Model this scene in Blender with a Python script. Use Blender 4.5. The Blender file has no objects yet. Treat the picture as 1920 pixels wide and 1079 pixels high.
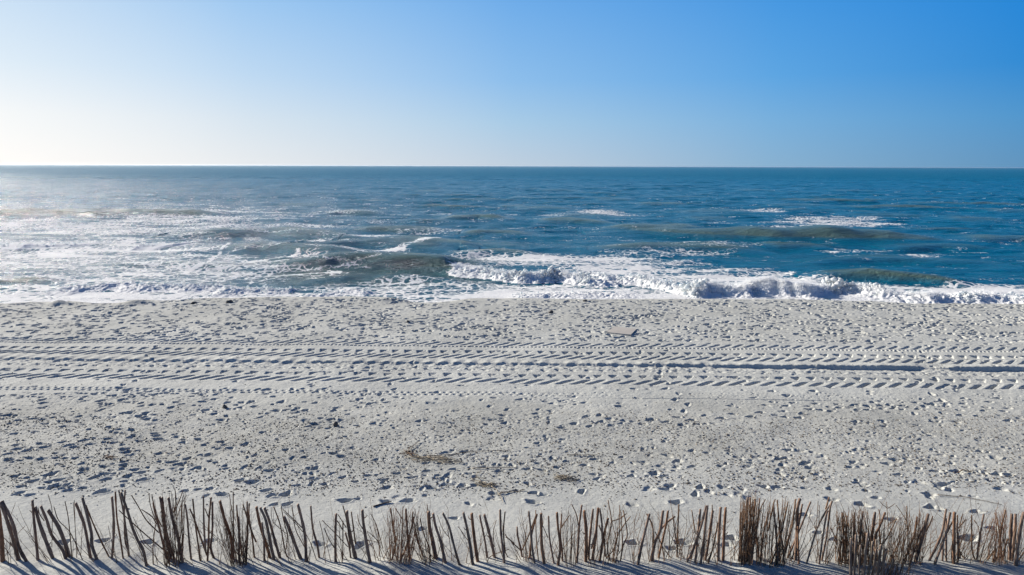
import bpy, math, random, time
T0 = time.time()
import numpy as np
random.seed(7)
RNG = np.random.default_rng(11)
sc = bpy.context.scene
R = math.radians

# ------------------------------------------------------------------ camera
F = 1280.0                      # focal length in pixels of the 1920 px wide photograph
PITCH, ROLL, CH = R(10.1), R(0.18), 6.0
cam_d = bpy.data.cameras.new("camera")
cam_d.sensor_width = 36.0
cam_d.lens = 36.0 * F / 1920.0
cam_d.clip_start = 0.1
cam_d.clip_end = 90000.0
cam = bpy.data.objects.new("camera", cam_d)
sc.collection.objects.link(cam)
sc.camera = cam
fwd = np.array([0.0, math.cos(PITCH), -math.sin(PITCH)])
r0 = np.array([1.0, 0.0, 0.0])
u0 = np.cross(r0, fwd)
right = r0 * math.cos(ROLL) + u0 * math.sin(ROLL)
up = np.cross(right, fwd)
CAM = np.array([0.0, 0.0, CH])
from mathutils import Matrix, Vector
M = Matrix(((right[0], up[0], -fwd[0], 0), (right[1], up[1], -fwd[1], 0), (right[2], up[2], -fwd[2], CH), (0, 0, 0, 1)))
cam.matrix_world = M


def ray(px, py):
    d = fwd + right * ((px - 960.0) / F) + up * ((539.5 - py) / F)
    return d


def at(px, py, z=0.0):
    d = ray(px, py)
    t = (z - CH) / d[2]
    return CAM + d * t


def px_of(X, Y, Z):
    dx, dy, dz = X, Y, Z - CH
    zc = dx * fwd[0] + dy * fwd[1] + dz * fwd[2]
    xr = dx * right[0] + dy * right[1] + dz * right[2]
    yu = dx * up[0] + dy * up[1] + dz * up[2]
    return 960.0 + F * xr / zc, 539.5 - F * yu / zc


# ------------------------------------------------------------------ sky and sun
SUN_AZ, SUN_EL = R(58.0), R(21.5)       # to the left of the view direction
sdir = Vector((-math.sin(SUN_AZ) * math.cos(SUN_EL), math.cos(SUN_AZ) * math.cos(SUN_EL), math.sin(SUN_EL)))
world = bpy.data.worlds.new("World")
sc.world = world
world.use_nodes = True
nt = world.node_tree
nt.nodes.clear()
W = nt.nodes.new
sky = W("ShaderNodeTexSky")
sky.sky_type = 'NISHITA'
sky.sun_disc = False
sky.sun_elevation = SUN_EL
sky.sun_rotation = -SUN_AZ
sky.altitude = 0
sky.air_density = 1.0
sky.dust_density = 0.7
sky.ozone_density = 2.0
EXPO = 0.7


def lin(c):
    o = []
    for v in c:
        v = v / 255.0
        o.append((v / 12.92 if v < 0.04045 else ((v + 0.055) / 1.055) ** 2.4) / 2 ** EXPO)
    return (*o, 1.0)


# clear winter sky seen towards the sun's side: glare to the left of the view, deep blue away from it
SKYROWS = [   # sine of elevation, colours from away from the sun to towards it (cosine of the azimuth difference)
    (0.004, [(-1, (70, 120, 165)), (-.087, (92, 148, 192)), (.2, (135, 178, 212)), (.53, (190, 208, 226)), (.794, (229, 235, 241)), (.93, (252, 252, 252)), (1, (262, 260, 255))]),
    (0.060, [(-1, (50, 112, 170)), (-.087, (72, 148, 206)), (.2, (118, 175, 222)), (.53, (168, 203, 232)), (.794, (214, 228, 241)), (.93, (244, 247, 250)), (1, (262, 260, 256))]),
    (0.118, [(-1, (30, 95, 165)), (-.087, (35, 136, 212)), (.2, (90, 165, 228)), (.53, (140, 190, 237)), (.794, (190, 217, 243)), (.93, (222, 236, 248)), (1, (262, 260, 256))]),
    (0.225, [(-1, (10, 75, 150)), (-.087, (0, 130, 219)), (.2, (62, 150, 227)), (.53, (108, 172, 235)), (.794, (150, 197, 242)), (.93, (190, 217, 244)), (1, (270, 268, 262))]),
    (0.370, [(-1, (34, 92, 165)), (-.087, (14, 100, 182)), (.2, (36, 116, 192)), (.53, (80, 145, 210)), (.794, (140, 185, 225)), (.93, (200, 212, 225)), (1, (290, 285, 275))]),
    (0.650, [(-1, (30, 66, 122)), (-.087, (28, 68, 124)), (.2, (30, 68, 120)), (.53, (36, 70, 112)), (.794, (52, 84, 124)), (.93, (76, 100, 134)), (1, (120, 135, 155))]),
]
tc = W("ShaderNodeTexCoord")
sep = W("ShaderNodeSeparateXYZ"); nt.links.new(tc.outputs["Generated"], sep.inputs[0])
flat = W("ShaderNodeCombineXYZ"); nt.links.new(sep.outputs[0], flat.inputs[0]); nt.links.new(sep.outputs[1], flat.inputs[1])
nrm = W("ShaderNodeVectorMath"); nrm.operation = 'NORMALIZE'; nt.links.new(flat.outputs[0], nrm.inputs[0])
dot = W("ShaderNodeVectorMath"); dot.operation = 'DOT_PRODUCT'; nt.links.new(nrm.outputs[0], dot.inputs[0])
dot.inputs[1].default_value = (-math.sin(SUN_AZ), math.cos(SUN_AZ), 0)
half = W("ShaderNodeMath"); half.operation = 'MULTIPLY_ADD'; half.inputs[1].default_value = .5; half.inputs[2].default_value = .5
nt.links.new(dot.outputs["Value"], half.inputs[0])
prev = None; pe = None
for el, stops in SKYROWS:
    cr = W("ShaderNodeValToRGB")
    cr.color_ramp.interpolation = 'B_SPLINE' if False else 'LINEAR'
    while len(cr.color_ramp.elements) < len(stops): cr.color_ramp.elements.new(.5)
    for e_, (c_, col) in zip(cr.color_ramp.elements, stops):
        e_.position = (c_ + 1) / 2; e_.color = lin(col)
    nt.links.new(half.outputs[0], cr.inputs[0])
    if prev is None:
        prev = cr.outputs[0]
    else:
        mr = W("ShaderNodeMapRange"); mr.inputs[1].default_value = pe; mr.inputs[2].default_value = el
        nt.links.new(sep.outputs[2], mr.inputs[0])
        mx = W("ShaderNodeMix"); mx.data_type = 'RGBA'
        nt.links.new(mr.outputs[0], mx.inputs[0]); nt.links.new(prev, mx.inputs[6]); nt.links.new(cr.outputs[0], mx.inputs[7])
        prev = mx.outputs[2]
    pe = el
scl = W("ShaderNodeVectorMath"); scl.operation = 'SCALE'; scl.inputs[3].default_value = 0.06
nt.links.new(sky.outputs[0], scl.inputs[0])
mx = W("ShaderNodeMix"); mx.data_type = 'RGBA'; mx.inputs[0].default_value = 0.05
nt.links.new(prev, mx.inputs[6]); nt.links.new(scl.outputs[0], mx.inputs[7])
bg = W("ShaderNodeBackground"); bg.inputs[1].default_value = 1.0
wo = W("ShaderNodeOutputWorld")
nt.links.new(mx.outputs[2], bg.inputs[0]); nt.links.new(bg.outputs[0], wo.inputs[0])

sun_d = bpy.data.lights.new("sun", 'SUN')
sun_d.energy = 5.0
sun_d.angle = R(0.5)
sun_d.color = (1.0, 0.92, 0.82)
sun = bpy.data.objects.new("sun", sun_d)
sun.rotation_euler = sdir.to_track_quat('Z', 'Y').to_euler()
sun.location = (0, 0, 60)
sc.collection.objects.link(sun)

sc.view_settings.view_transform = 'Standard'
sc.view_settings.look = 'None'
sc.view_settings.exposure = EXPO
sc.view_settings.gamma = 1.0
sc.view_settings.use_curve_mapping = False
sc.cycles.max_bounces = 6
sc.cycles.diffuse_bounces = 3
sc.cycles.glossy_bounces = 3
sc.cycles.transmission_bounces = 2
sc.cycles.volume_bounces = 1
sc.cycles.caustics_reflective = False
sc.cycles.caustics_refractive = False

# ------------------------------------------------------------------ numpy noise
_T = RNG.random((512, 512)).astype(np.float32)
_A = (RNG.random((512, 512)) * 2 * np.pi).astype(np.float32)
_GX, _GY = np.cos(_A), np.sin(_A)


def vnoise(x, y):
    """gradient noise in about -1..1"""
    xi = np.floor(x); yi = np.floor(y)
    fx = (x - xi).astype(np.float32); fy = (y - yi).astype(np.float32)
    xi = xi.astype(np.int64) & 511; yi = yi.astype(np.int64) & 511
    x1 = (xi + 1) & 511; y1 = (yi + 1) & 511
    ux = fx * fx * fx * (fx * (fx * 6 - 15) + 10); uy = fy * fy * fy * (fy * (fy * 6 - 15) + 10)
    a = _GX[yi, xi] * fx + _GY[yi, xi] * fy
    b = _GX[yi, x1] * (fx - 1) + _GY[yi, x1] * fy
    c = _GX[y1, xi] * fx + _GY[y1, xi] * (fy - 1)
    d = _GX[y1, x1] * (fx - 1) + _GY[y1, x1] * (fy - 1)
    return ((a * (1 - ux) + b * ux) * (1 - uy) + (c * (1 - ux) + d * ux) * uy) * 1.5


def fbm(x, y, o=4, g=0.5, l=2.03):
    s = 0; a = 1.0; n = 0
    for k in range(o):
        s = s + a * vnoise(x + 37.3 * k, y - 19.7 * k)
        n += a; a *= g; x = x * l; y = y * l
    return s / n


def sstep(a, b, x):
    t = np.clip((x - a) / (b - a), 0, 1)
    return t * t * (3 - 2 * t)


def gauss(x, c, s):
    return np.exp(-((x - c) / s) ** 2)


# ------------------------------------------------------------------ object helpers
def link(o, parent=None):
    sc.collection.objects.link(o)
    if parent is not None:
        o.parent = parent
    return o


def tag(o, label=None, cat=None, group=None, kind=None):
    if label: o["label"] = label
    if cat: o["category"] = cat
    if group: o["group"] = group
    if kind: o["kind"] = kind
    return o


def empty(name, loc, label, cat, group=None):
    o = bpy.data.objects.new(name, None)
    o.location = loc
    link(o)
    return tag(o, label, cat, group)


def mesh_np(name, V, Fq, mat, parent=None, attrs=None, smooth=True):
    me = bpy.data.meshes.new(name)
    V = np.asarray(V, dtype=np.float32); Fq = np.asarray(Fq, dtype=np.int32)
    n = Fq.shape[1]
    me.vertices.add(len(V)); me.vertices.foreach_set("co", V.ravel())
    me.loops.add(Fq.size); me.loops.foreach_set("vertex_index", Fq.ravel())
    me.polygons.add(len(Fq))
    me.polygons.foreach_set("loop_start", np.arange(0, Fq.size, n, dtype=np.int32))
    me.update(calc_edges=True)
    me.polygons.foreach_set("use_smooth", np.full(len(me.polygons), smooth))
    if attrs:
        for k, a in attrs.items():
            at_ = me.attributes.new(k, 'FLOAT', 'POINT')
            at_.data.foreach_set("value", np.asarray(a, dtype=np.float32).ravel())
    me.materials.append(mat)
    o = bpy.data.objects.new(name, me)
    if parent is not None:
        o.matrix_parent_inverse = Matrix.Identity(4)
    return link(o, parent)


def grid_faces(nr, nc):
    i = np.arange(nr - 1)[:, None] * nc + np.arange(nc - 1)[None, :]
    i = i.ravel()
    return np.stack([i, i + 1, i + nc + 1, i + nc], 1)


class MB:
    """collects pieces with mixed polygons"""
    def __init__(s):
        s.v = []; s.f = []

    def add(s, v, f):
        b = len(s.v)
        s.v += [tuple(p) for p in v]
        s.f += [tuple(i + b for i in q) for q in f]

    def tube(s, pts, rad, sides=7, cap=True, rough=0.0, cut=0.0):
        pts = [Vector(p) for p in pts]
        n = len(pts)
        v = []; f = []
        ref = Vector((0.13, 1.0, 0.07))
        for i, p in enumerate(pts):
            t = (pts[min(i + 1, n - 1)] - pts[max(i - 1, 0)])
            if t.length < 1e-9: t = Vector((0, 0, 1))
            t.normalize()
            a = t.cross(ref)
            if a.length < 1e-3: a = t.cross(Vector((1, 0, 0)))
            a.normalize(); b = t.cross(a)
            for k in range(sides):
                th = 2 * math.pi * k / sides
                r = rad[i] * (1 + rough * random.uniform(-1, 1))
                q = p + a * (math.cos(th) * r) + b * (math.sin(th) * r)
                if i == n - 1: q = q + t * (math.cos(th + cut * 7) * r * cut)
                v.append(q)
        for i in range(n - 1):
            for k in range(sides):
                k2 = (k + 1) % sides
                f.append((i * sides + k, i * sides + k2, (i + 1) * sides + k2, (i + 1) * sides + k))
        if cap:
            f.append(tuple(range(sides))[::-1])
            f.append(tuple((n - 1) * sides + k for k in range(sides)))
        s.add(v, f)

    def build(s, name, mat, parent=None, smooth=True):
        me = bpy.data.meshes.new(name)
        if parent is not None:
            L = parent.location
            s.v = [(a - L.x, b - L.y, c - L.z) for a, b, c in s.v]
        me.from_pydata(s.v, [], s.f)
        me.update()
        me.polygons.foreach_set("use_smooth", np.full(len(me.polygons), smooth))
        me.materials.append(mat)
        o = bpy.data.objects.new(name, me)
        return link(o, parent)


def recentre(o):
    me = o.data
    n = len(me.vertices)
    co = np.empty(n * 3, dtype=np.float32); me.vertices.foreach_get("co", co)
    co = co.reshape(-1, 3)
    c = np.array([(co[:, 0].min() + co[:, 0].max()) / 2, (co[:, 1].min() + co[:, 1].max()) / 2, co[:, 2].min()])
    co -= c.astype(np.float32)
    me.vertices.foreach_set("co", co.ravel()); me.update()
    o.location = Vector(c.tolist())
    return o


# ------------------------------------------------------------------ materials
def new_mat(name):
    m = bpy.data.materials.new(name)
    m.use_nodes = True
    t = m.node_tree
    t.nodes.clear()
    out = t.nodes.new("ShaderNodeOutputMaterial")
    b = t.nodes.new("ShaderNodeBsdfPrincipled")
    t.links.new(b.outputs[0], out.inputs[0])
    return m, t, b, out


def N(t, kind, **kw):
    n = t.nodes.new(kind)
    for k, v in kw.items():
        setattr(n, k, v)
    return n


def noise(t, vec, scale, detail=3, rough=0.5, dist=0.0):
    n = N(t, "ShaderNodeTexNoise")
    n.inputs["Scale"].default_value = scale
    n.inputs["Detail"].default_value = detail
    n.inputs["Roughness"].default_value = rough
    n.inputs["Distortion"].default_value = dist
    if vec is not None: t.links.new(vec, n.inputs["Vector"])
    return n.outputs["Fac"]


def ramp(t, fac, stops):
    r = N(t, "ShaderNodeValToRGB")
    while len(r.color_ramp.elements) < len(stops): r.color_ramp.elements.new(0.5)
    for e, (p, c) in zip(r.color_ramp.elements, stops):
        e.position = p
        e.color = (*c, 1) if len(c) == 3 else c
    t.links.new(fac, r.inputs[0])
    return r.outputs[0]


def mathn(t, op, a, b=None, c=None, clamp=False):
    n = N(t, "ShaderNodeMath", operation=op)
    n.use_clamp = clamp
    for i, x in enumerate((a, b, c)):
        if x is None: continue
        if isinstance(x, (int, float)): n.inputs[i].default_value = x
        else: t.links.new(x, n.inputs[i])
    return n.outputs[0]


def maprange(t, v, a, b, c=0.0, d=1.0, smooth=True):
    n = N(t, "ShaderNodeMapRange")
    n.interpolation_type = 'SMOOTHSTEP' if smooth else 'LINEAR'
    for i, x in zip((0, 1, 2, 3, 4), (v, a, b, c, d)):
        if isinstance(x, (int, float)): n.inputs[i].default_value = x
        else: t.links.new(x, n.inputs[i])
    return n.outputs[0]


def mixc(t, f, a, b):
    n = N(t, "ShaderNodeMix", data_type='RGBA')
    for i, x in ((0, f), (6, a), (7, b)):
        if isinstance(x, (int, float)): n.inputs[i].default_value = x
        elif isinstance(x, tuple): n.inputs[i].default_value = (*x, 1)
        else: t.links.new(x, n.inputs[i])
    return n.outputs[2]


def bumpn(t, h, strength, dist, normal=None):
    n = N(t, "ShaderNodeBump")
    n.inputs["Strength"].default_value = strength
    n.inputs["Distance"].default_value = dist
    t.links.new(h, n.inputs["Height"])
    if normal is not None: t.links.new(normal, n.inputs["Normal"])
    return n.outputs[0]


def geo_pos(t):
    return N(t, "ShaderNodeNewGeometry").outputs["Position"]


def attr(t, name):
    a = N(t, "ShaderNodeAttribute")
    a.attribute_name = name
    return a.outputs["Fac"]


# dry sand
m_sand, t, b, _ = new_mat("dry_sand")
P = geo_pos(t)
n1 = noise(t, P, 0.35, 4, 0.6)
n2 = noise(t, P, 26.0, 4, 0.75)
n3 = noise(t, P, 7.0, 3, 0.6)
c = ramp(t, n1, [(0.3, (0.430, 0.437, 0.405)), (0.7, (0.555, 0.562, 0.522))])
g = ramp(t, n2, [(0.30, (0.55, 0.53, 0.51)), (0.42, (0.92, 0.92, 0.92)), (0.70, (1.08, 1.08, 1.07))])
mm = N(t, "ShaderNodeMix", data_type='RGBA', blend_type='MULTIPLY')
mm.inputs[0].default_value = 1.0
t.links.new(c, mm.inputs[6]); t.links.new(g, mm.inputs[7])
wet = attr(t, "wet")
band = attr(t, "band")
n4 = noise(t, P, 1.3, 3, 0.6)
bm_ = N(t, "ShaderNodeMix", data_type='RGBA', blend_type='MULTIPLY')
t.links.new(mathn(t, 'MULTIPLY', band, maprange(t, n4, .3, .7, .5, 1.0)), bm_.inputs[0])
t.links.new(mm.outputs[2], bm_.inputs[6]); bm_.inputs[7].default_value = (0.80, 0.785, 0.76, 1)
c = mixc(t, wet, bm_.outputs[2], (0.17, 0.145, 0.12))
t.links.new(c, b.inputs["Base Color"])
b.inputs["Roughness"].default_value = 0.95
b.inputs["Specular IOR Level"].default_value = 0.15
h = mathn(t, 'ADD', mathn(t, 'MULTIPLY', n2, 0.5), n3)
t.links.new(bumpn(t, h, 0.55, 0.03), b.inputs["Normal"])

# water with foam
m_sea, t, b, out = new_mat("sea_water")
P = geo_pos(t)
foamc = attr(t, "foam"); silt = attr(t, "silt"); far = attr(t, "far"); thick = attr(t, "thick")
sp = N(t, "ShaderNodeMapping"); sp.inputs["Scale"].default_value = (0.42, 1.0, 1.0); t.links.new(P, sp.inputs[0])
fa = noise(t, sp.outputs[0], 0.62, 9, 0.66, 0.9)
vor = N(t, "ShaderNodeTexVoronoi", feature='DISTANCE_TO_EDGE'); vor.inputs["Scale"].default_value = 1.7
wv = N(t, "ShaderNodeVectorMath", operation='ADD')
nzc = N(t, "ShaderNodeTexNoise"); nzc.inputs["Scale"].default_value = 1.3; nzc.inputs["Detail"].default_value = 4
t.links.new(P, nzc.inputs["Vector"])
t.links.new(P, wv.inputs[0]); t.links.new(nzc.outputs["Color"], wv.inputs[1]); t.links.new(wv.outputs[0], vor.inputs["Vector"])
lace = maprange(t, vor.outputs["Distance"], 0.0, 0.22, 1.0, 0.0)
pat = mathn(t, 'ADD', mathn(t, 'MULTIPLY', fa, 0.85), mathn(t, 'MULTIPLY', lace, 0.16))
# coverage: foam where the pattern exceeds a level that falls as coverage rises
lvl = maprange(t, foamc, 0.0, 1.0, 0.72, 0.23, smooth=False)
fo = maprange(t, mathn(t, 'SUBTRACT', pat, lvl), -0.03, 0.07)
wc = mixc(t, silt, (0.000, 0.132, 0.230), (0.185, 0.18, 0.042))
t.links.new(wc, b.inputs["Base Color"])
b.inputs["IOR"].default_value = 1.33
b.inputs["Specular IOR Level"].default_value = 0.32
b.inputs["Specular Tint"].default_value = (0.72, 0.88, 1.0, 1)
rr = maprange(t, far, 0.0, 0.6, 0.15, 0.42, smooth=False)
t.links.new(rr, b.inputs["Roughness"])
w1 = noise(t, sp.outputs[0], 1.1, 5, 0.6)
w2 = noise(t, sp.outputs[0], 5.0, 4, 0.6)
sp3 = N(t, "ShaderNodeMapping"); sp3.inputs["Scale"].default_value = (0.35, 1.0, 1.0); t.links.new(P, sp3.inputs[0])
w3 = noise(t, sp3.outputs[0], 0.24, 8, 0.75)
hh = mathn(t, 'ADD', w1, mathn(t, 'MULTIPLY', w2, 0.30))
nb = bumpn(t, hh, 0.75, 0.30)
t.links.new(bumpn(t, w3, 1.0, 1.3, nb), b.inputs["Normal"])
fb = N(t, "ShaderNodeBsdfPrincipled")
fb.inputs["Roughness"].default_value = 0.9
fb.inputs["Specular IOR Level"].default_value = 0.2
fb.inputs["Base Color"].default_value = (0.93, 0.94, 0.93, 1)
f2 = noise(t, P, 3.0, 6, 0.75)
t.links.new(bumpn(t, mathn(t, 'ADD', f2, fo), 0.6, 0.12), fb.inputs["Normal"])
mx = N(t, "ShaderNodeMixShader")
trl = N(t, "ShaderNodeBsdfTranslucent"); trl.inputs[0].default_value = (0.80, 0.88, 0.90, 1)
fmx = N(t, "ShaderNodeMixShader"); fmx.inputs[0].default_value = 0.18
t.links.new(fb.outputs[0], fmx.inputs[1]); t.links.new(trl.outputs[0], fmx.inputs[2])
t.links.new(fo, mx.inputs[0]); t.links.new(b.outputs[0], mx.inputs[1]); t.links.new(fmx.outputs[0], mx.inputs[2])
t.links.new(mx.outputs[0], out.inputs[0])

m_foam, t, b, _ = new_mat("foam")
b.inputs["Base Color"].default_value = (0.93, 0.94, 0.93, 1)
b.inputs["Roughness"].default_value = 0.9
b.inputs["Specular IOR Level"].default_value = 0.15
f3 = noise(t, geo_pos(t), 8.0, 5, 0.75)
t.links.new(bumpn(t, f3, 0.6, 0.06), b.inputs["Normal"])
trl = N(t, "ShaderNodeBsdfTranslucent"); trl.inputs[0].default_value = (0.84, 0.90, 0.92, 1)
fmx = N(t, "ShaderNodeMixShader"); fmx.inputs[0].default_value = 0.5
t.links.new(b.outputs[0], fmx.inputs[1]); t.links.new(trl.outputs[0], fmx.inputs[2])
t.links.new(fmx.outputs[0], _.inputs[0])

# bright foam for droplets
m_spray, t, b, _ = new_mat("spray")
b.inputs["Base Color"].default_value = (0.93, 0.94, 0.93, 1)
b.inputs["Roughness"].default_value = 0.7


def bark(name, dark, light, sc_=14):
    m, t, b, _ = new_mat(name)
    P = geo_pos(t)
    mp = N(t, "ShaderNodeMapping"); mp.inputs["Scale"].default_value = (1, 1, 0.18); t.links.new(P, mp.inputs[0])
    a = noise(t, mp.outputs[0], sc_ * 4, 4, 0.7)
    a2 = noise(t, P, 3.5, 2, 0.5)
    c = ramp(t, mathn(t, 'ADD', mathn(t, 'MULTIPLY', a, 0.6), mathn(t, 'MULTIPLY', a2, 0.4)), [(0.36, dark), (0.62, light)])
    t.links.new(c, b.inputs["Base Color"])
    b.inputs["Roughness"].default_value = 0.85
    b.inputs["Specular IOR Level"].default_value = 0.25
    t.links.new(bumpn(t, a, 0.7, 0.006), b.inputs["Normal"])
    return m


m_bark = bark("weathered_bark", (0.075, 0.050, 0.040), (0.33, 0.225, 0.165))
m_red = bark("red_brown_bark", (0.085, 0.042, 0.028), (0.34, 0.19, 0.11))
m_grey = bark("grey_bark", (0.075, 0.058, 0.05), (0.29, 0.22, 0.17))
m_twig = bark("dark_twig", (0.055, 0.034, 0.024), (0.28, 0.17, 0.10))
m_straw = bark("dry_straw", (0.16, 0.12, 0.075), (0.44, 0.38, 0.28))
m_drift = bark("driftwood", (0.13, 0.10, 0.075), (0.34, 0.28, 0.22))

m_board, t, b, _ = new_mat("weathered_board")
P = geo_pos(t)
mp = N(t, "ShaderNodeMapping"); mp.inputs["Scale"].default_value = (0.25, 1, 1); t.links.new(P, mp.inputs[0])
a = noise(t, mp.outputs[0], 18, 4, 0.6)
t.links.new(ramp(t, a, [(0.3, (0.37, 0.34, 0.30)), (0.7, (0.47, 0.44, 0.395))]), b.inputs["Base Color"])
b.inputs["Roughness"].default_value = 0.85

m_rock, t, b, _ = new_mat("dark_stone")
P = geo_pos(t)
a = noise(t, P, 14, 5, 0.65)
t.links.new(ramp(t, a, [(0.3, (0.035, 0.035, 0.036)), (0.7, (0.15, 0.14, 0.125))]), b.inputs["Base Color"])
b.inputs["Roughness"].default_value = 0.8
t.links.new(bumpn(t, a, 0.8, 0.03), b.inputs["Normal"])

m_bits, t, b, _ = new_mat("tideline_bits")
a = noise(t, geo_pos(t), 9, 2, 0.5)
t.links.new(ramp(t, a, [(0.35, (0.03, 0.024, 0.02)), (0.5, (0.10, 0.08, 0.06)), (0.62, (0.26, 0.22, 0.17))]), b.inputs["Base Color"])
b.inputs["Roughness"].default_value = 0.8
m_shell, t, b, _ = new_mat("shell_white")
a = noise(t, geo_pos(t), 11, 2, 0.5)
t.links.new(ramp(t, a, [(0.35, (0.42, 0.38, 0.33)), (0.6, (0.80, 0.78, 0.74))]), b.inputs["Base Color"])
b.inputs["Roughness"].default_value = 0.5

# ------------------------------------------------------------------ the beach: height map in world space
CELL = 0.02
HX0, HX1, HY0, HY1 = -31.0, 31.0, 8.3, 31.6
hx = np.arange(HX0, HX1, CELL); hy = np.arange(HY0, HY1, CELL)
HM = np.zeros((len(hy), len(hx)), dtype=np.float32)
GX, GY = np.meshgrid(hx.astype(np.float32), hy.astype(np.float32))


def stamp(cx, cy, a, bb, ang, depth, rim=0.35, heel=0.0):
    """an elongated dent with a pushed-up rim"""
    rr_ = max(a, bb) * 2.0
    i0 = int((cy - rr_ - HY0) / CELL); i1 = int((cy + rr_ - HY0) / CELL) + 1
    j0 = int((cx - rr_ - HX0) / CELL); j1 = int((cx + rr_ - HX0) / CELL) + 1
    i0, j0 = max(i0, 0), max(j0, 0); i1, j1 = min(i1, HM.shape[0]), min(j1, HM.shape[1])
    if i1 <= i0 or j1 <= j0: return
    X = GX[i0:i1, j0:j1] - cx; Y = GY[i0:i1, j0:j1] - cy
    ca, sa = math.cos(ang), math.sin(ang)
    u = (X * ca + Y * sa) / a; v = (-X * sa + Y * ca) / bb
    v = v * (1 + heel * u)
    r2 = u * u + v * v
    r = np.sqrt(r2)
    th = np.arctan2(v, u)
    p1, p2 = random.uniform(0, 6.28), random.uniform(0, 6.28)
    r = r * (1 + 0.14 * np.sin(3 * th + p1) + 0.10 * np.sin(5 * th + p2))
    bowl = -(1 - sstep(0.45, 1.05, r))
    rm = np.exp(-((r - 1.22) / 0.26) ** 2) * (0.65 + 0.35 * np.sin(2 * th + p2))
    HM[i0:i1, j0:j1] += depth * (bowl + rim * rm)


def dents(n, yr, xr, size, depth, dens=None, jit=0.4):
    k = 0; tries = 0
    while k < n and tries < n * 12:
        tries += 1
        y = random.uniform(*yr); x = random.uniform(*xr)
        if abs(x) > y * 0.96 + 1: continue
        if dens is not None and random.random() > dens(x, y): continue
        s = size * random.uniform(0.6, 1.35)
        stamp(x, y, s, s * random.uniform(0.42, 0.8), random.gauss(0.12, 0.55), depth * random.uniform(0.5, 1.3), random.uniform(0.1, 0.35), random.uniform(-0.25, 0.25))
        k += 1


def nz(x, y, s=1.0, o=0.0):
    return float(fbm(np.array([x * s + o]), np.array([y * s + o]), 3)[0])


def yD(py, px=960): return float(at(px, py)[1])


D_SHORE, D_TR_FAR, D_TR_NEAR = yD(566), yD(638), yD(728)
# the trampled strip by the water
dents(3700, (D_TR_FAR - 0.1, D_SHORE + 0.7), (-29, 29), 0.125, 0.055, lambda x, y: 0.45 + 0.9 * nz(x, y, 0.45) + 0.15)
dents(1500, (D_TR_FAR - 0.1, D_SHORE + 0.7), (-29, 29), 0.085, 0.034)
# strip between wheel tracks and tide line
def dmid(x, y):
    return min(1.0, max(0.03, 0.34 - 0.030 * x + 0.9 * nz(x, y, 0.32, 5)))
dents(400, (yD(800), D_TR_NEAR - 0.1), (-18, 18), 0.10, 0.040, dmid)
dents(330, (yD(905), yD(785)), (-15, 15), 0.072, 0.028, lambda x, y: min(1.0, max(0.02, 0.35 + 1.1 * nz(x, y, 0.45, 9) - 0.02 * x)))
dents(240, (yD(935), yD(840)), (-12, 12), 0.10, 0.036, lambda x, y: 0.4 + nz(x, y, 0.5, 3))
dents(2600, (yD(905), yD(735)), (-16, 16), 0.042, 0.020, lambda x, y: min(1.0, max(0.02, 0.30 + 1.3 * nz(x, y, 0.4, 2))))
# single prints on the smooth drift by the fence
for (px, py, s) in [(60, 903, 1.1), (107, 914, 1.2), (28, 893, .9), (130, 920, 1), (155, 916, .9), (190, 922, 1.3), (40, 913, .9), (78, 916, .8),
                    (235, 903, .8), (232, 911, .8), (268, 900, 1.1), (448, 902, 1), (372, 878, 1), (352, 860, 1), (378, 853, .8), (350, 921, .9),
                    (370, 918, .8), (418, 928, 1.1), (120, 1016, 1), (192, 1014, 1), (278, 1016, 1), (395, 1015, 1), (600, 1018, 1), (676, 1021, 1.1),
                    (1190, 1018, 1.0), (1278, 1016, 1.2), (1262, 1026, .9), (1372, 1009, 1.2), (1180, 1017, .8), (1362, 1021, .9), (497, 921, 1), (511, 930, 1),
                    (533, 928, 1.3), (516, 947, .9), (540, 946, 1), (648, 939, 1.2), (672, 936, .7), (765, 939, 1.2), (724, 941, 1), (795, 992, .8), (852, 971, .8),
                    (1003, 926, 1), (1018, 929, .9), (1090, 921, 1), (1000, 942, 1.2), (1186, 947, 1), (1268, 943, 1.2), (1512, 965, 1), (1615, 947, 1.2),
                    (1670, 975, 1), (1816, 1010, 1.4), (1860, 992, 1), (1745, 951, 1.2), (1757, 953, .9), (1830, 960, 1), (1536, 998, .8), (1565, 1011, .9),
                    (865, 912, .9), (925, 925, 1), (880, 943, .8), (1560, 917, .9), (1645, 934, .8), (1430, 912, 1), (1460, 913, .9), (1462, 861, 1.1),
                    (1500, 783, 1.1), (1605, 792, 1), (1655, 790, .9), (1538, 770, 1), (1626, 769, .9), (1716, 776, 1), (1755, 790, 1.1), (1690, 768, .8),
                    (1800, 779, 1), (1830, 781, .9), (1890, 789, 1), (1910, 785, .8), (1660, 870, 1), (1868, 890, 1.1), (1892, 892, 1), (1795, 885, 1.2), (1515, 868, .9)]:
    p = at(px + random.uniform(-2, 2), py)
    stamp(p[0], p[1], 0.115 * s, 0.066 * s, random.gauss(0.15, 0.4), 0.044 * s, 0.28, random.uniform(-.3, .3))
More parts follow.
